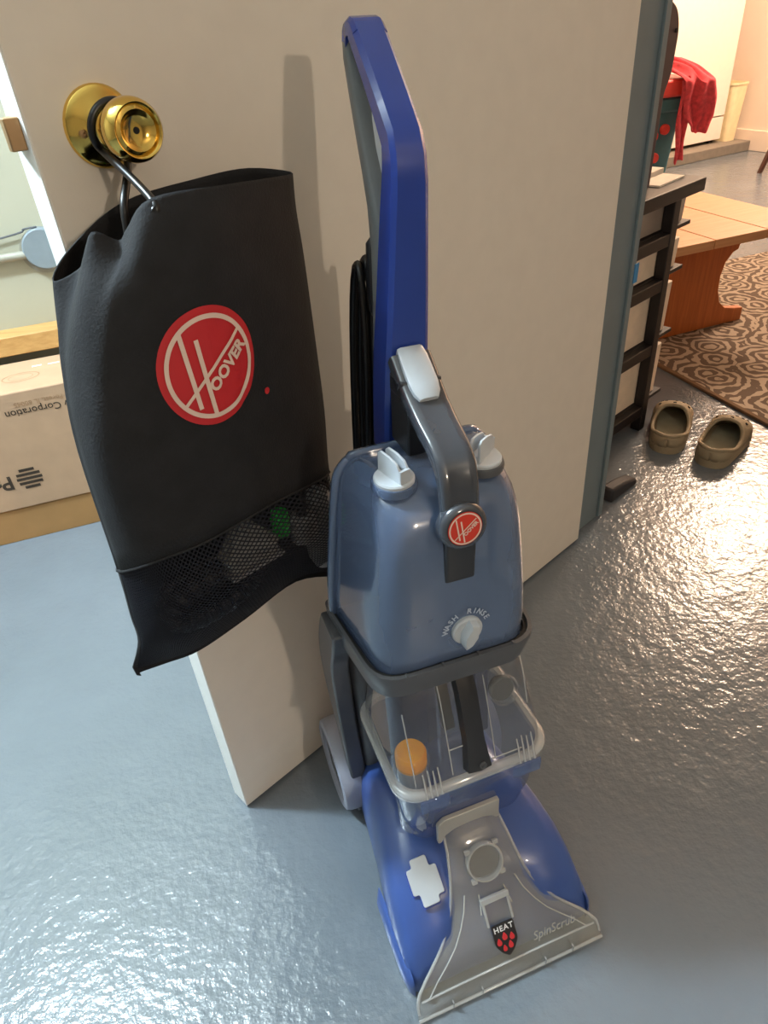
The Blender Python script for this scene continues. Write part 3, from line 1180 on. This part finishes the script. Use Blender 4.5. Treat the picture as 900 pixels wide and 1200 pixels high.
# ---- clean-water tank
TK = [(.466, .1325, .259, .081, .099, .03), (.50, .1320, .258, .0815, .0985, .03), (.54, .1335, .256, .0790, .0945, .03), (.58, .1365, .255, .0755, .0900, .030), (.61, .139, .254, .0725, .0865, .030),
      (.630, .1425, .253, .070, .084, .030), (.645, .149, .252, .067, .081, .030), (.657, .160, .250, .063, .077, .028), (.664, .174, .248, .058, .072, .026), (.668, .192, .245, .05, .064, .022)]
b = MB()
b.loft([trap(*r) for r in TK], True, True)
ctank = b.build('clean_water_tank', 'tank_blue', vac, ang=60, xf=up)
b = MB()
fl_ = []
for z in (.47, .52, .58, .62, .645, .657, .662):
    r = interp([(q[0], q[2], q[4]) for q in TK], z)
    k = 0 if z < .65 else (z - .65) * .6
    fl_.append((r[1] + .0005 - k, z))
path = [Vector((-x, .249, z)) for x, z in fl_] + [Vector((-.060, .247, .6665)), Vector((0, .246, .668)), Vector((.060, .247, .6665))] + [Vector((x, .249, z)) for x, z in reversed(fl_)]
b.tube(spline(path, 3), .0055, 8)
b.build('tank_flange', 'tank_blue', ctank, ang=80, xf=up)
# shoulder window panel seen on the right
b = MB()
for s, cx, cy in ((-1, -.046, .183), (1, .042, .183)):
    ax = Vector((0, -.06, 1))
    base = Vector((cx, cy, .664))
    b2 = MB()
    b2.lathe([(.0215, 0), (.0220, .004), (.0205, .008), (.0001, .008)], base, ax, 32)
    col = b2.build('cap_collar', 'grey' if s > 0 else 'tank_blue', ctank, xf=up)
    b2 = MB()
    b2.lathe([(.0190, .006), (.0190, .0105), (.0178, .012), (.0001, .012)], base, ax, 32)
    cp = b2.build('filler_cap', 'light_grey', ctank, xf=up)
    # wing grip with a slot
    ang = R_(-72) if s < 0 else R_(38)
    ca, sa = math.cos(ang), math.sin(ang)

    def wf(u, v, z, base=base, ca=ca, sa=sa):
        return base + Vector((u * ca - v * sa, u * sa + v * ca, z))
    for e in (-1, 1):
        b2 = MB()
        prof = [(-.016, .011), (.016, .011), (.0155, .023), (.010, .030), (.0, .033), (-.012, .034), (-.0155, .031)]
        b2.loft([[wf(u, e * .0045 - .0012, z) for u, z in prof], [wf(u, e * .0045 + .0012, z) for u, z in prof]])
        b2.build('cap_wing', 'light_grey', cp, ang=40, xf=up, bevel=.0005)
    b2 = MB()
    b2.loft([[wf(u, v, z) for u, v in ((-.016, -.0035), (.016, -.0035), (.016, .0035), (-.016, .0035))] for z in (.011, .019)])
    b2.loft([[wf(u, v, z) for u, v in ((.0135, -.0055), (.0165, -.0055), (.0165, .0055), (.0135, .0055))] for z in (.011, .024)])
    b2.build('cap_web', 'light_grey', cp, xf=up)
# dial on the front
dc = Vector((.007, .1330, .510))
b = MB()
b.lathe([(.0165, -.001), (.0165, .004), (.015, .006), (.0001, .006)], dc, (0, -1, .04), 32)
dl = b.build('dial', 'light_grey', ctank, xf=up)
b = MB()
ptr = [(-.0045, .015), (.0045, .015), (.0085, .0), (.005, -.013), (0, -.0185), (-.005, -.013), (-.0085, .0)]
an = R_(-18)
ca, sa = math.cos(an), math.sin(an)
b.loft([[dc + Vector(((u * ca - v * sa) * k, -.005 - w_, (u * sa + v * ca) * k)) for u, v in ptr] for w_, k in ((0, 1.0), (.009, .92), (.011, .75))])
b.build('dial_pointer', 'light_grey', dl, ang=40, xf=up)


def arc_text(body, r, a0, size):
    mbs = MB()
    for i, ch in enumerate(body):
        a = R_(a0 - i * size / r * 57.3 * .72)
        c, s = math.cos(a), math.sin(a)

        def fn(u, v, w_, c=c, s=s):
            x = c * (r + v) + s * u
            z = s * (r + v) - c * u
            return Vector((dc.x + x, interp([(.45, .1320), (.50, .1318), (.54, .1333), (.58, .136)], dc.z + z) - .0012 - w_, dc.z + z))
        t_ = text_mb(ch, size, fn, .0002, .0003)
        o = len(mbs.v)
        mbs.v += t_.v
        mbs.f += [tuple(q + o for q in f) for f in t_.f]
    return mbs


arc_text('WASH', .0235, 168, .0085).build('dial_word', 'print_pale', ctank, xf=up, flat=True)
arc_text('RINSE', .0235, 84, .0085).build('dial_word', 'print_pale', ctank, xf=up, flat=True)
# dark column visible through the tank front
b = MB()
b.loft([rrect(-.016, .016, .1345, .18, .004, z) for z in (.575, .645)])
b.build('inner_column', 'grey_dark', ctank, xf=up)
# inner box behind the right shoulder
b = MB()
b.loft([rrect(.012, .064, .165, .235, .010, z) for z in (.618, .655)])
b.build('inner_chamber', 'grey', ctank, xf=up)

# ---- carry handle
ch = []
CHP = [(.252, .758, .0205, .010), (.244, .752, .0205, .012), (.228, .740, .0205, .014), (.210, .7285, .0200, .0125), (.190, .7185, .0195, .0115), (.170, .7105, .0190, .0115), (.155, .7025, .0188, .0115),
       (.146, .693, .0186, .0110), (.1405, .680, .0184, .0105), (.1375, .664, .0182, .0095), (.1355, .645, .0182, .0075), (.134, .630, .0180, .0055)]
for i, (y, z, hw, th) in enumerate(CHP):
    a = CHP[max(0, i - 1)]
    c = CHP[min(len(CHP) - 1, i + 1)]
    tan = Vector((0, c[0] - a[0], c[1] - a[1])).normalized()
    nn = tan.cross(Vector((1, 0, 0)))
    if nn.y > 0 and abs(nn.y) > abs(nn.z):
        nn = -nn
    if nn.z < 0 and abs(nn.z) >= abs(nn.y):
        nn = -nn
    o = Vector((0, y, z))
    prof = [(-hw, -th), (-hw, -.002), (-hw + .003, .001), (-hw * .5, .0005), (0, 0), (hw * .5, .0005), (hw - .003, .001), (hw, -.002), (hw, -th)]
    ch.append([o + Vector((u, 0, 0)) + nn * v for u, v in prof])
b = MB()
b.loft(ch)
carry = b.build('carry_handle', 'smoke', vac, ang=50, xf=up)
# inner column where the carry handle meets the upright
b = MB()
b.loft([[Vector((x, y, z)) for x, y in ((-.020, .212), (.020, .212), (.020, .256), (-.020, .256))] for z in (.672, .726)])
b.loft([[Vector((x, y, z)) for x, y in ((-.0205, .226), (.0205, .226), (.0205, .256), (-.0205, .256))] for z in (.724, .742)])
b.build('handle_post', 'grey_dark', carry, bevel=.002, xf=up)
# release button
b = MB()
rb = []
for y, z, hw in ((.256, .760, .0125), (.247, .7555, .0135), (.236, .7478, .0140), (.222, .7385, .0140), (.214, .733, .0125), (.2095, .7285, .009)):
    t_ = Vector((0, .8, .6))
    nn = Vector((0, -.55, .84))
    o = Vector((0, y, z))
    rb.append([o + Vector((u, 0, 0)) + nn * v for u, v in ((-hw, -.003), (-hw, .0035), (-hw + .003, .0055), (hw - .003, .0055), (hw, .0035), (hw, -.003))])
b.loft(rb)
b.build('release_button', 'light_grey', carry, ang=40, xf=up)
# emblem boss
ec = Vector((-.001, .1350, .640))
en = Vector((0, -1, .10)).normalized()
b = MB()
b.lathe([(.0225, -.006), (.0235, .002), (.0225, .006), (.019, .0085), (.0175, .0085), (.017, .0075), (.0001, .0075)], ec, en, 36)
boss = b.build('emblem_boss', 'smoke', carry, ang=50, xf=up)
ez = Vector((1, 0, 0)).cross(en) * -1
if ez.z < 0:
    ez = -ez


def efn(lift):
    return lambda u, v, w_=0: up(ec + en * (lift + w_) + Vector((1, 0, 0)) * u * .0168 + ez * v * .0168)


roundel(efn(.0082), efn(.0088), boss, (.86, .95), ('emblem_disc', 'emblem_print'), ('emblem_red', 'cream'), True, .008)

# ---- upright handle: D loop
# front strip (blue) from tank up to the top of the loop
FR = [(.268, .64, .0230), (.2625, .70, .0225), (.258, .744, .0215), (.252, .80, .0195), (.247, .86, .0175), (.2435, .905, .0160), (.2455, .925, .0155), (.2535, .942, .0150), (.275, .962, .0150), (.300, .984, .0150), (.322, .1003 * 10, .0150), (.333, 1.0115, .0150)]
FRT = [.035, .037, .037, .034, .030, .026, .024, .021, .018, .016, .015, .014]


def strip_ring(p, tan, hw, th, bev=.004):
    nn = Vector((1, 0, 0)).cross(tan)
    if nn.y > 0:
        nn = -nn
    prof = [(-hw, -th), (-hw, -bev), (-hw + bev, 0), (hw - bev, 0), (hw, -bev), (hw, -th)]
    return [p + Vector((u, 0, 0)) + nn * v for u, v in prof]


def path_rings(tab, ths, bev=.004):
    rs = []
    for i, (y, z, hw) in enumerate(tab):
        a = tab[max(0, i - 1)]
        c = tab[min(len(tab) - 1, i + 1)]
        tan = Vector((0, c[0] - a[0], c[1] - a[1])).normalized()
        rs.append(strip_ring(Vector((0, y, z)), tan, hw, ths[i], bev))
    return rs


b = MB()
b.loft(path_rings(FR, FRT))
hnd = b.build('upright_handle', 'blue_handle', vac, ang=30, xf=up)
# top bridge (blue)
TB = [(.326, 1.0060, .0150), (.335, 1.0130, .0148), (.345, 1.0150, .0145), (.356, 1.0125, .014), (.363, 1.007, .0135), (.367, .999, .013)]
b = MB()
rs = []
for i, (y, z, hw) in enumerate(TB):
    a = TB[max(0, i - 1)]
    c = TB[min(len(TB) - 1, i + 1)]
    tan = Vector((0, c[0] - a[0], c[1] - a[1])).normalized()
    nn = Vector((0, -tan.z, tan.y))
    prof = [(-hw, -.013), (-hw, -.003), (-hw + .003, 0), (hw - .003, 0), (hw, -.003), (hw, -.013)]
    rs.append([Vector((0, y, z)) + Vector((u, 0, 0)) + nn * v for u, v in prof])
b.loft(rs)
b.build('handle_top', 'blue_handle', hnd, ang=30, xf=up)
# rear grip (grey): back leg of the loop and spine below
GR = [(.367, 1.001, .0130), (.3655, .985, .0135), (.356, .960, .0135), (.342, .930, .014), (.327, .900, .0145), (.316, .875, .015), (.308, .84, .016), (.304, .80, .018), (.303, .75, .020), (.306, .70, .021), (.31, .64, .021)]
GT = [.013, .014, .015, .016, .018, .022, .034, .038, .035, .033, .03]
b = MB()
rs = []
for i, (y, z, hw) in enumerate(GR):
    a = GR[max(0, i - 1)]
    c = GR[min(len(GR) - 1, i + 1)]
    tan = Vector((0, c[0] - a[0], c[1] - a[1])).normalized()
    nn = Vector((0, -tan.z, tan.y))
    if nn.y < 0:
        nn = -nn
    prof = [(-hw + .003, 0), (-hw, -.004), (-hw, -GT[i] + .003), (-hw + .003, -GT[i]), (hw - .003, -GT[i]), (hw, -GT[i] + .003), (hw, -.004), (hw - .003, 0)]
    rs.append([Vector((0, y, z)) + Vector((u, 0, 0)) + nn * v for u, v in prof])
b.loft(rs)
b.build('grip', 'grip', hnd, ang=50, xf=up)
# trigger inside the loop
b = MB()
poly = [(.278, .960), (.297, .968), (.297, .945), (.290, .925), (.277, .905)]
b.loft([[Vector((x, y, z)) for y, z in rpoly(poly, .004, 3)] for x in (-.0125, .0125)])
b.build('trigger', 'light_grey', hnd, ang=40, xf=up)
# cord hook and the wound cord
b = MB()
b.loft([rrect(-.012, .012, .322, .337, .005, .775), rrect(-.012, .012, .325, .340, .005, .80), rrect(-.010, .010, .330, .341, .005, .838), rrect(-.006, .006, .333, .339, .003, .843)])
b.span((-.011, .298, .772), (.011, .335, .788))
b.build('cord_hook', 'grey_dark', hnd, ang=40, xf=up)
b = MB()
rng = random.Random(5)
for k in range(5):
    cx = -.022 + .009 * k
    cy = .333 + rng.uniform(-.004, .006)
    hz = .165 + rng.uniform(-.008, .012)
    pts = []
    for q in range(28):
        a = 2 * PI * q / 28
        pts.append(Vector((cx + .006 * math.sin(a), cy + .012 + .022 * math.cos(a) * (1 + .2 * math.sin(a)), .645 + hz * math.sin(a))))
    b.tube(pts, .0042, 8, closed=True)
b.build('power_cord', 'cord', hnd, ang=80, xf=up)

# ================================================================== CARTON by the wall
ct = thing('carton', 'brown shipping carton printed upside down against the wall left of the door', 'box', BX_O, BX_ANG)
b = MB()
b.span((-.30, .004, .0), (.42, .183, .090))
b.build('tray', 'carton_low', ct, bevel=.002)
b = MB()
b.span((-.304, 0, .092), (.424, .187, .384))
cv = b.build('cover', 'carton', ct, bevel=.003)
fn_ = lambda cx, cz: (lambda u, v, w_: Vector((cx - u, -.0004 - w_, cz - v)))
def line_end(mb, s0, pick=min):
    k = s0 - pick(p[0] for p in mb.v)
    mb.v = [(p[0] + k, p[1], p[2]) for p in mb.v]
    return mb


line_end(text_mb('Pactiv Corporation', .0235, fn_(.243, .335), .0002, .0003), .134).build('print_line', 'ink', cv, flat=True)
line_end(text_mb('Lake Forest, IL 60045', .0160, fn_(.262, .354), 0, .0003), .158).build('print_line', 'ink_pale', cv, flat=True)
line_end(text_mb('Pactiv', .050, fn_(-.003, .168), .0012, .0003), .088, max).build('print_word', 'ink', cv, flat=True)
b = MB()
for k in range(5):
    zz = (-2 + k) * .0115
    hw = math.sqrt(max(0.0, .0285 ** 2 - zz ** 2))
    b.prism([(-hw, -.0036), (hw, -.0036), (hw, .0036), (-hw, .0036)], .0003, lambda u, v, w_, zz=zz: Vector((.128 + u, -.0004 - w_, .169 + zz + v)))
b.build('print_logo', 'ink', cv, flat=True)
b = MB()
for r0, r1 in ((.92, 1.0), (.62, .66)):
    disc_mb(b, r0, r1, lambda u, v, w_=0: Vector((.178 + u * .042, .082 + v * .026, .3845)), 1, 40)
b.build('print_stamp', 'ink_pale', cv, flat=True)
b = MB()
b.span((.20, .132, .3841), (.222, .138, .3848))
b.span((.236, .130, .3841), (.262, .135, .3848))
b.build('label_scrap', 'paper', cv)

# wall bracket above the carton
wb = thing('wall_bracket', 'grey round plate on a rod fixed to the wall above the carton', 'bracket', bpt(.30, .26, .612), BX_ANG)
b = MB()
b.lathe([(.046, .0), (.046, .018), (.043, .022), (.0001, .022)], (0, 0, .004), (0, -1, 0), 36)
b.build('plate', 'plate', wb)
b = MB()
b.lathe([(.050, .0), (.050, .006), (.0001, .006)], (-.004, 0, -.003), (0, -1, 0), 30)
b.build('back_plate', 'bracket', wb)
b = MB()
b.tube([(-.04, -.012, -.004), (-.24, -.012, -.006)], .0095, 12)
b.build('rod', 'bracket', wb)
b = MB()
b.tube(spline([(.0, -.012, .052), (-.03, -.010, .050), (-.05, -.009, .042), (-.24, -.008, .02)], 4), .0022, 8)
b.build('cable', 'grey', wb)

# ================================================================== NEXT ROOM
# rug
RG_O = Vector((1.074, 2.312, 0))
E1 = Vector((.324, -.946, 0))
E2 = Vector((.946, .324, 0))
rg = thing('rug', 'brown and cream scroll patterned rug under the pine table', 'rug', RG_O, math.atan2(E2.y, E2.x))
# local x = E2, y = -E1
b = MB()
b.span((-.19, -1.7, 0.0005), (1.15, .55, .008))
b.build('pile', 'rug', rg, bevel=.002)
b = MB()
b.span((-.205, -1.7, 0.0005), (-.19, .55, .0095))
b.build('binding', 'rug_edge', rg, bevel=.002)

# low pine table
tb = thing('trestle_table', 'low honey pine trestle table with plank top standing on the scroll rug', 'table', RG_O + Vector((0, 0, .009)), math.atan2(E2.y, E2.x))
for x0, x1 in ((-.255, -.053), (-.049, .152), (.156, .345)):
    b = MB()
    b.span((x0, -.15, .338), (x1, .62, .366))
    b.build('plank', 'pine', tb, bevel=.0015)


def trestle(y):
    half = [(0, 0), (.24, 0), (.24, .045), (.20, .050), (.155, .060), (.125, .085), (.108, .13), (.105, .18), (.115, .225), (.14, .255), (.16, .262), (.17, .300), (0, .300)]
    poly = half + [(-x, z) for x, z in reversed(half[1:-1])]
    b = MB()
    b.loft([[Vector((x + .05, yy, z)) for x, z in poly] for yy in (y, y + .028)])
    b.build('trestle_leg', 'pine_dark', tb, bevel=.002)
    b = MB()
    b.span((-.15, y - .02, .300), (.25, y + .05, .338))
    b.build('cleat', 'pine_dark', tb, bevel=.002)


trestle(0.0)
trestle(.47)
b = MB()
b.span((.03, .028, .17), (.07, .47, .25))
b.build('stretcher', 'pine_dark', tb, bevel=.002)

# drawer rack beside the jamb, seen end-on
DQ = dpt(1.055, -.153, 0)
rk = thing('drawer_rack', 'dark framed storage rack with white drawers behind the blue-grey jamb', 'drawer rack', DQ, DOOR_ANG)
# local x along DR, y = away from the viewer (-nd)
xr = .388
dz = .34
for x in (0, xr - .002):
    for y in (0, dz):
        b = MB()
        b.span((x, y, .0), (x + .028, y + .028, .612))
        b.build('post', 'rack', rk, bevel=.002)
for z in (.045, .225, .395, .505):
    for y in (.002, dz + .002):
        b = MB()
        b.span((.026, y, z), (xr, y + .022, z + .030))
        b.build('end_rail', 'rack', rk, bevel=.002)
    b = MB()
    b.span((.004, .02, z + .022), (xr + .132, dz + .02, z + .032))
    b.build('runner_shelf', 'rack', rk, bevel=.001)
b = MB()
b.span((-.005, -.012, .612), (xr + .108, dz + .04, .642))
b.build('rack_top', 'rack', rk, bevel=.002)
for z0, z1, mt in ((.055 + .024, .218, 'drawer_white'), (.26, .388, 'drawer_white'), (.43, .498, 'drawer_white'), (.54, .606, 'drawer_clear')):
    b = MB()
    b.loft([rrect(.034, xr + .108, .0295, dz + .006, .008, z0), rrect(.030, xr + .114, .029, dz + .010, .008, z1)])
    b.build('drawer', mt, rk)
for nm, lab, lo, hi, loc, tw in (('paper_sheet', 'white sheet lying along the near edge of the dark drawer rack top', (0, -.055, 0), (.125, .0, .004), (1.395, -.232), 2),
                                ('paper_stack', 'thin stack of white papers behind the single sheet on the rack top', (0, 0, 0), (.105, .15, .012), (1.438, -.240), 4)):
    po = MB().span(lo, hi).build(nm, 'paper')
    po.location = dpt(loc[0], loc[1], .6425)
    po.rotation_euler = (0, 0, DOOR_ANG + R_(tw))
    tag(po, lab, 'paper')

# dark board standing on the rack against the wall
pb = thing('upright_board', 'narrow dark plum board standing upright on the drawer rack behind the jamb', 'board', dpt(1.06, -.195, .6425), DOOR_ANG)
b = MB()
BOARD = [(.10, .0), (.325, .0), (.333, .187), (.352, .215), (.359, .298), (.340, .335), (.25, .372), (.10, .38)]
bl = BOARD
b.prism(rpoly(bl, [0, 0, .01, .02, .03, .03, .03, 0], 4), .018, lambda u, v, w_: Vector((u, w_, v)))
b.build('panel', 'plum', pb, bevel=.003)
b = MB()
b.lathe([(.004, 0), (.004, .003), (.0001, .003)], (.342, 0, .295), (0, -1, 0), 12)
b.build('rivet', 'hole', pb)

# clogs
def clog(name, label, heel, toe, wdt, side):
    hl, to = Vector(heel), Vector(toe)
    d = to - hl
    L = d.length
    t = thing(name, label, 'clog', hl, math.atan2(d.y, d.x) - PI / 2, 'taupe foam clogs')
    # local y: heel -> toe
    W = [(0, .001), (.003, .16), (.008, .30), (.03, .50), (.07, .68), (.14, .82), (.30, .88), (.5, .93), (.7, 1.0), (.82, .94), (.91, .78), (.97, .5), (1.0, .10)]
    H = [(0, .046), (.1, .056), (.3, .054), (.45, .060), (.58, .078), (.7, .078), (.85, .062), (.95, .042), (1.0, .026)]
    hw = wdt / 2
    n = 22

    def outline(k, z, ins=0):
        pts = []
        yy = [.5 - .5 * math.cos(PI * i / n) for i in range(n + 1)]
        for y in yy:
            pts.append(Vector((max(.002, interp(W, y) * hw * k - ins), lerp(ins, L - ins, y), z)))
        for y in reversed(yy[1:-1]):
            pts.append(Vector((-max(.002, interp(W, y) * hw * k - ins), lerp(ins, L - ins, y), z)))
        return pts
    b = MB()
    b.loft([outline(.94, 0), outline(1.0, .006), outline(1.03, .016), outline(1.0, .023), outline(.90, .024, .006)])
    b.build('sole', 'croc', t, ang=60)
    b = MB()
    b.loft([outline(.90, .0235, .010), outline(.90, .0255, .010)])
    b.build('footbed', 'croc_in', t)

    def kc(y):                       # half-width of the foot opening
        q = 1 - ((y - .315) / .285) ** 2
        return .80 * math.sqrt(q) if q > 0 else 0.0

    def shell(k, y):
        a = k * PI / 2
        h = interp(H, y)
        return Vector((math.sin(a) * interp(W, y) * hw, y * L, .02 + (h - .02) * max(0, math.cos(a)) ** .5))
    ys_ = [0, .003, .008, .018, .03, .0306, .0325, .036, .045, .06, .08, .11, .15, .20, .26, .315, .37, .43, .48, .52, .55, .575, .588, .595, .5985, .5998, .61, .65, .70, .75, .80, .85, .89, .93, .96, .985, 1.0]
    b = MB()
    rims = [[], []]
    for i_, sg in enumerate((-1, 1)):
        rows = []
        for y in ys_:
            k0 = kc(y)
            rows.append([shell(sg * lerp(1.0, k0, q / 9), y) for q in range(10)])
            if .04 <= y <= .59:
                rims[i_].append(shell(sg * k0, y))
        b.grid(rows)
    b.build('upper', 'croc', t, ang=80, solid=.006, weld=True)
    b = MB()
    path = rims[0] + [shell(0, .6)] + list(reversed(rims[1])) + [shell(0, .030)]
    b.tube(path, .0052, 8, closed=True)
    b.build('rim', 'croc', t, ang=80)
    for fy, fx in ((.66, -.5), (.66, .0), (.66, .5), (.73, -.28), (.73, .28), (.80, -.45), (.80, .05), (.80, .45)):
        p = shell(fx, fy)
        nrm = Vector((math.sin(fx * PI / 2) * .8, .25, math.cos(fx * PI / 2))).normalized()
        b = MB()
        b.lathe([(.0042, -.002), (.0042, .0012), (.0001, .0012)], p, nrm, 10)
        b.build('vent_hole', 'hole', t)
    return t


clog('clog', 'taupe foam clog nearest the drawer rack, toe pointing away', (.760, 1.568, 0), (.862, 1.775, 0), .108, -1)
clog('clog', 'taupe foam clog farther from the drawer rack, turned towards the rug', (.838, 1.488, 0), (.990, 1.655, 0), .108, 1)

# rubber stop by the jamb
ds = thing('door_stop', 'black rubber door stop wedge on the floor beside the jamb', 'door stop', (.600, 1.428, 0), R_(40))
b = MB()
b.loft([[Vector((x, y, z)) for y, z in ((-.017, 0), (.017, 0), (.016, hz), (-.016, hz))] for x, hz in ((-.075, .040), (-.02, .034), (.03, .022), (.042, .014))])
b.build('wedge', 'rubber', ds, bevel=.006)

# white cabinet, bin, toy workbench with cloth
cb = thing('white_cabinet', 'white enamel cabinet on the grey curb at the far wall', 'cabinet', spt(.02, .12, .065), math.atan2(SU.y, SU.x))
b = MB()
b.span((-.45, .02, .02), (.49, .62, 1.75))
b.build('cabinet_body', 'appliance', cb, bevel=.006)
b = MB()
b.span((-.45, .0, .17), (.49, .018, 1.75))
b.build('front_panel', 'appliance', cb, bevel=.005)
b = MB()
b.span((-.45, .004, .022), (.49, .018, .164))
b.build('kick_panel', 'appliance', cb, bevel=.003)
for x in (-.40, .44):
    for y in (.06, .56):
        b = MB()
        b.box((x, y, .010), (.04, .04, .02))
        b.build('foot', 'hole', cb)
wbk = thing('waste_bin', 'tall cream waste bin between the white cabinet and the right wall', 'bin', spt(.595, .20, .065), math.atan2(SU.y, SU.x))
b = MB()
b.loft([rrect(-.055, .055, -.10, .10, .03, 0), rrect(-.068, .075, -.115, .115, .035, .345), rrect(-.072, .078, -.12, .12, .036, .347), rrect(-.072, .078, -.12, .12, .036, .36), rrect(-.064, .070, -.11, .11, .033, .36), rrect(-.060, .066, -.105, .105, .033, .28)])
b.build('bin_body', 'bin', wbk, ang=40)

tw = thing('toy_workbench', 'red and teal plastic toy workbench beyond the drawer rack', 'toy', (1.42, 3.80, 0), R_(12))
b = MB()
b.span((-.45, 0, .565), (.285, .34, .640))
b.build('tray', 'toy_red', tw, bevel=.012)
b = MB()
b.span((-.43, .02, .50), (.27, .32, .563))
b.build('apron', 'toy_teal', tw, bevel=.01)
for x in (-.40, .03):
    b = MB()
    b.loft([rrect(x + .03, x + .15, .05, .28, .02, 0), rrect(x + .0, x + .20, .04, .30, .02, .50)])
    b.build('leg_panel', 'toy_teal', tw, ang=40)
for x, z in ((.085, .40), (.145, .425), (.105, .30)):
    b = MB()
    b.lathe([(.024, 0), (.024, .022), (.020, .028), (.0001, .028)], (x, .048, z), (0, -1, 0), 18)
    b.build('knob', 'toy_red', tw)

# cloth heaped on the tray and hanging over its end
cl = thing('red_cloth', 'red patterned cloth heaped over the end of the toy workbench', 'cloth', (1.42, 3.80, 0), R_(12))
rows = []
LFT = [(0, .09, .648), (.12, .095, .690), (.25, .13, .672), (.36, .165, .648), (.55, .178, .560), (.78, .205, .47), (1, .245, .425)]
RGT = [(0, .20, .648), (.12, .215, .728), (.25, .285, .690), (.36, .335, .640), (.55, .355, .560), (.78, .378, .480), (1, .330, .412)]
for i in range(25):
    f = i / 24
    lx, lz = interp(LFT, f)
    rx, rz = interp(RGT, f)
    row = []
    for j in range(19):
        g = j / 18
        fold = math.sin(g * 17 + f * 3) * .010 + math.sin(g * 7.5 - f * 2) * .012
        y = lerp(.22, -.035, min(1, f / .36)) if f < .36 else -.035 - .012 * math.sin(f * 6)
        row.append(Vector((lerp(lx, rx, g) + .006 * math.sin(f * 16 + g * 5), y + fold * (1 if f > .3 else 0), lerp(lz, rz, g) + (fold * 1.8 if f < .36 else .3 * fold) - .02 * math.sin(g * PI) * f)))
    rows.append(row)
b = MB()
b.grid(rows)
b.build('drape', 'cloth_red', cl, ang=80, solid=.005, sub=1)
rows = []
for i in range(11):
    f = i / 10
    rows.append([Vector((lerp(.162, .212, g) + .02 * f + .008 * math.sin(f * 9 + g * 4), -.020 - .010 * math.sin(g * 8), .645 - f * .37 - .012 * math.sin(g * 6))) for g in [j / 8 for j in range(9)]])
b = MB()
b.grid(rows)
b.build('tail', 'cloth_red', cl, ang=80, solid=.005, sub=1)

# stool: one leg shows at the right edge
sl = thing('stool', 'dark brown wooden stool at the right edge on the far floor', 'stool', (2.76, 4.62, 0), R_(20))
for x, y in ((-.15, -.12), (.15, -.12), (.15, .15), (-.15, .15)):
    b = MB()
    b.loft([rrect(x * 1.1 - .012, x * 1.1 + .012, y * 1.1 - .012, y * 1.1 + .012, .004, 0), rrect(x * .35 - .014, x * .35 + .014, y * .8 - .014, y * .8 + .014, .004, .42)])
    b.build('leg', 'brown', sl)
b = MB()
b.loft([rrect(-.10, .17, -.15, .16, .03, .42), rrect(-.10, .17, -.15, .16, .03, .45)])
b.build('seat', 'brown', sl, bevel=.004)
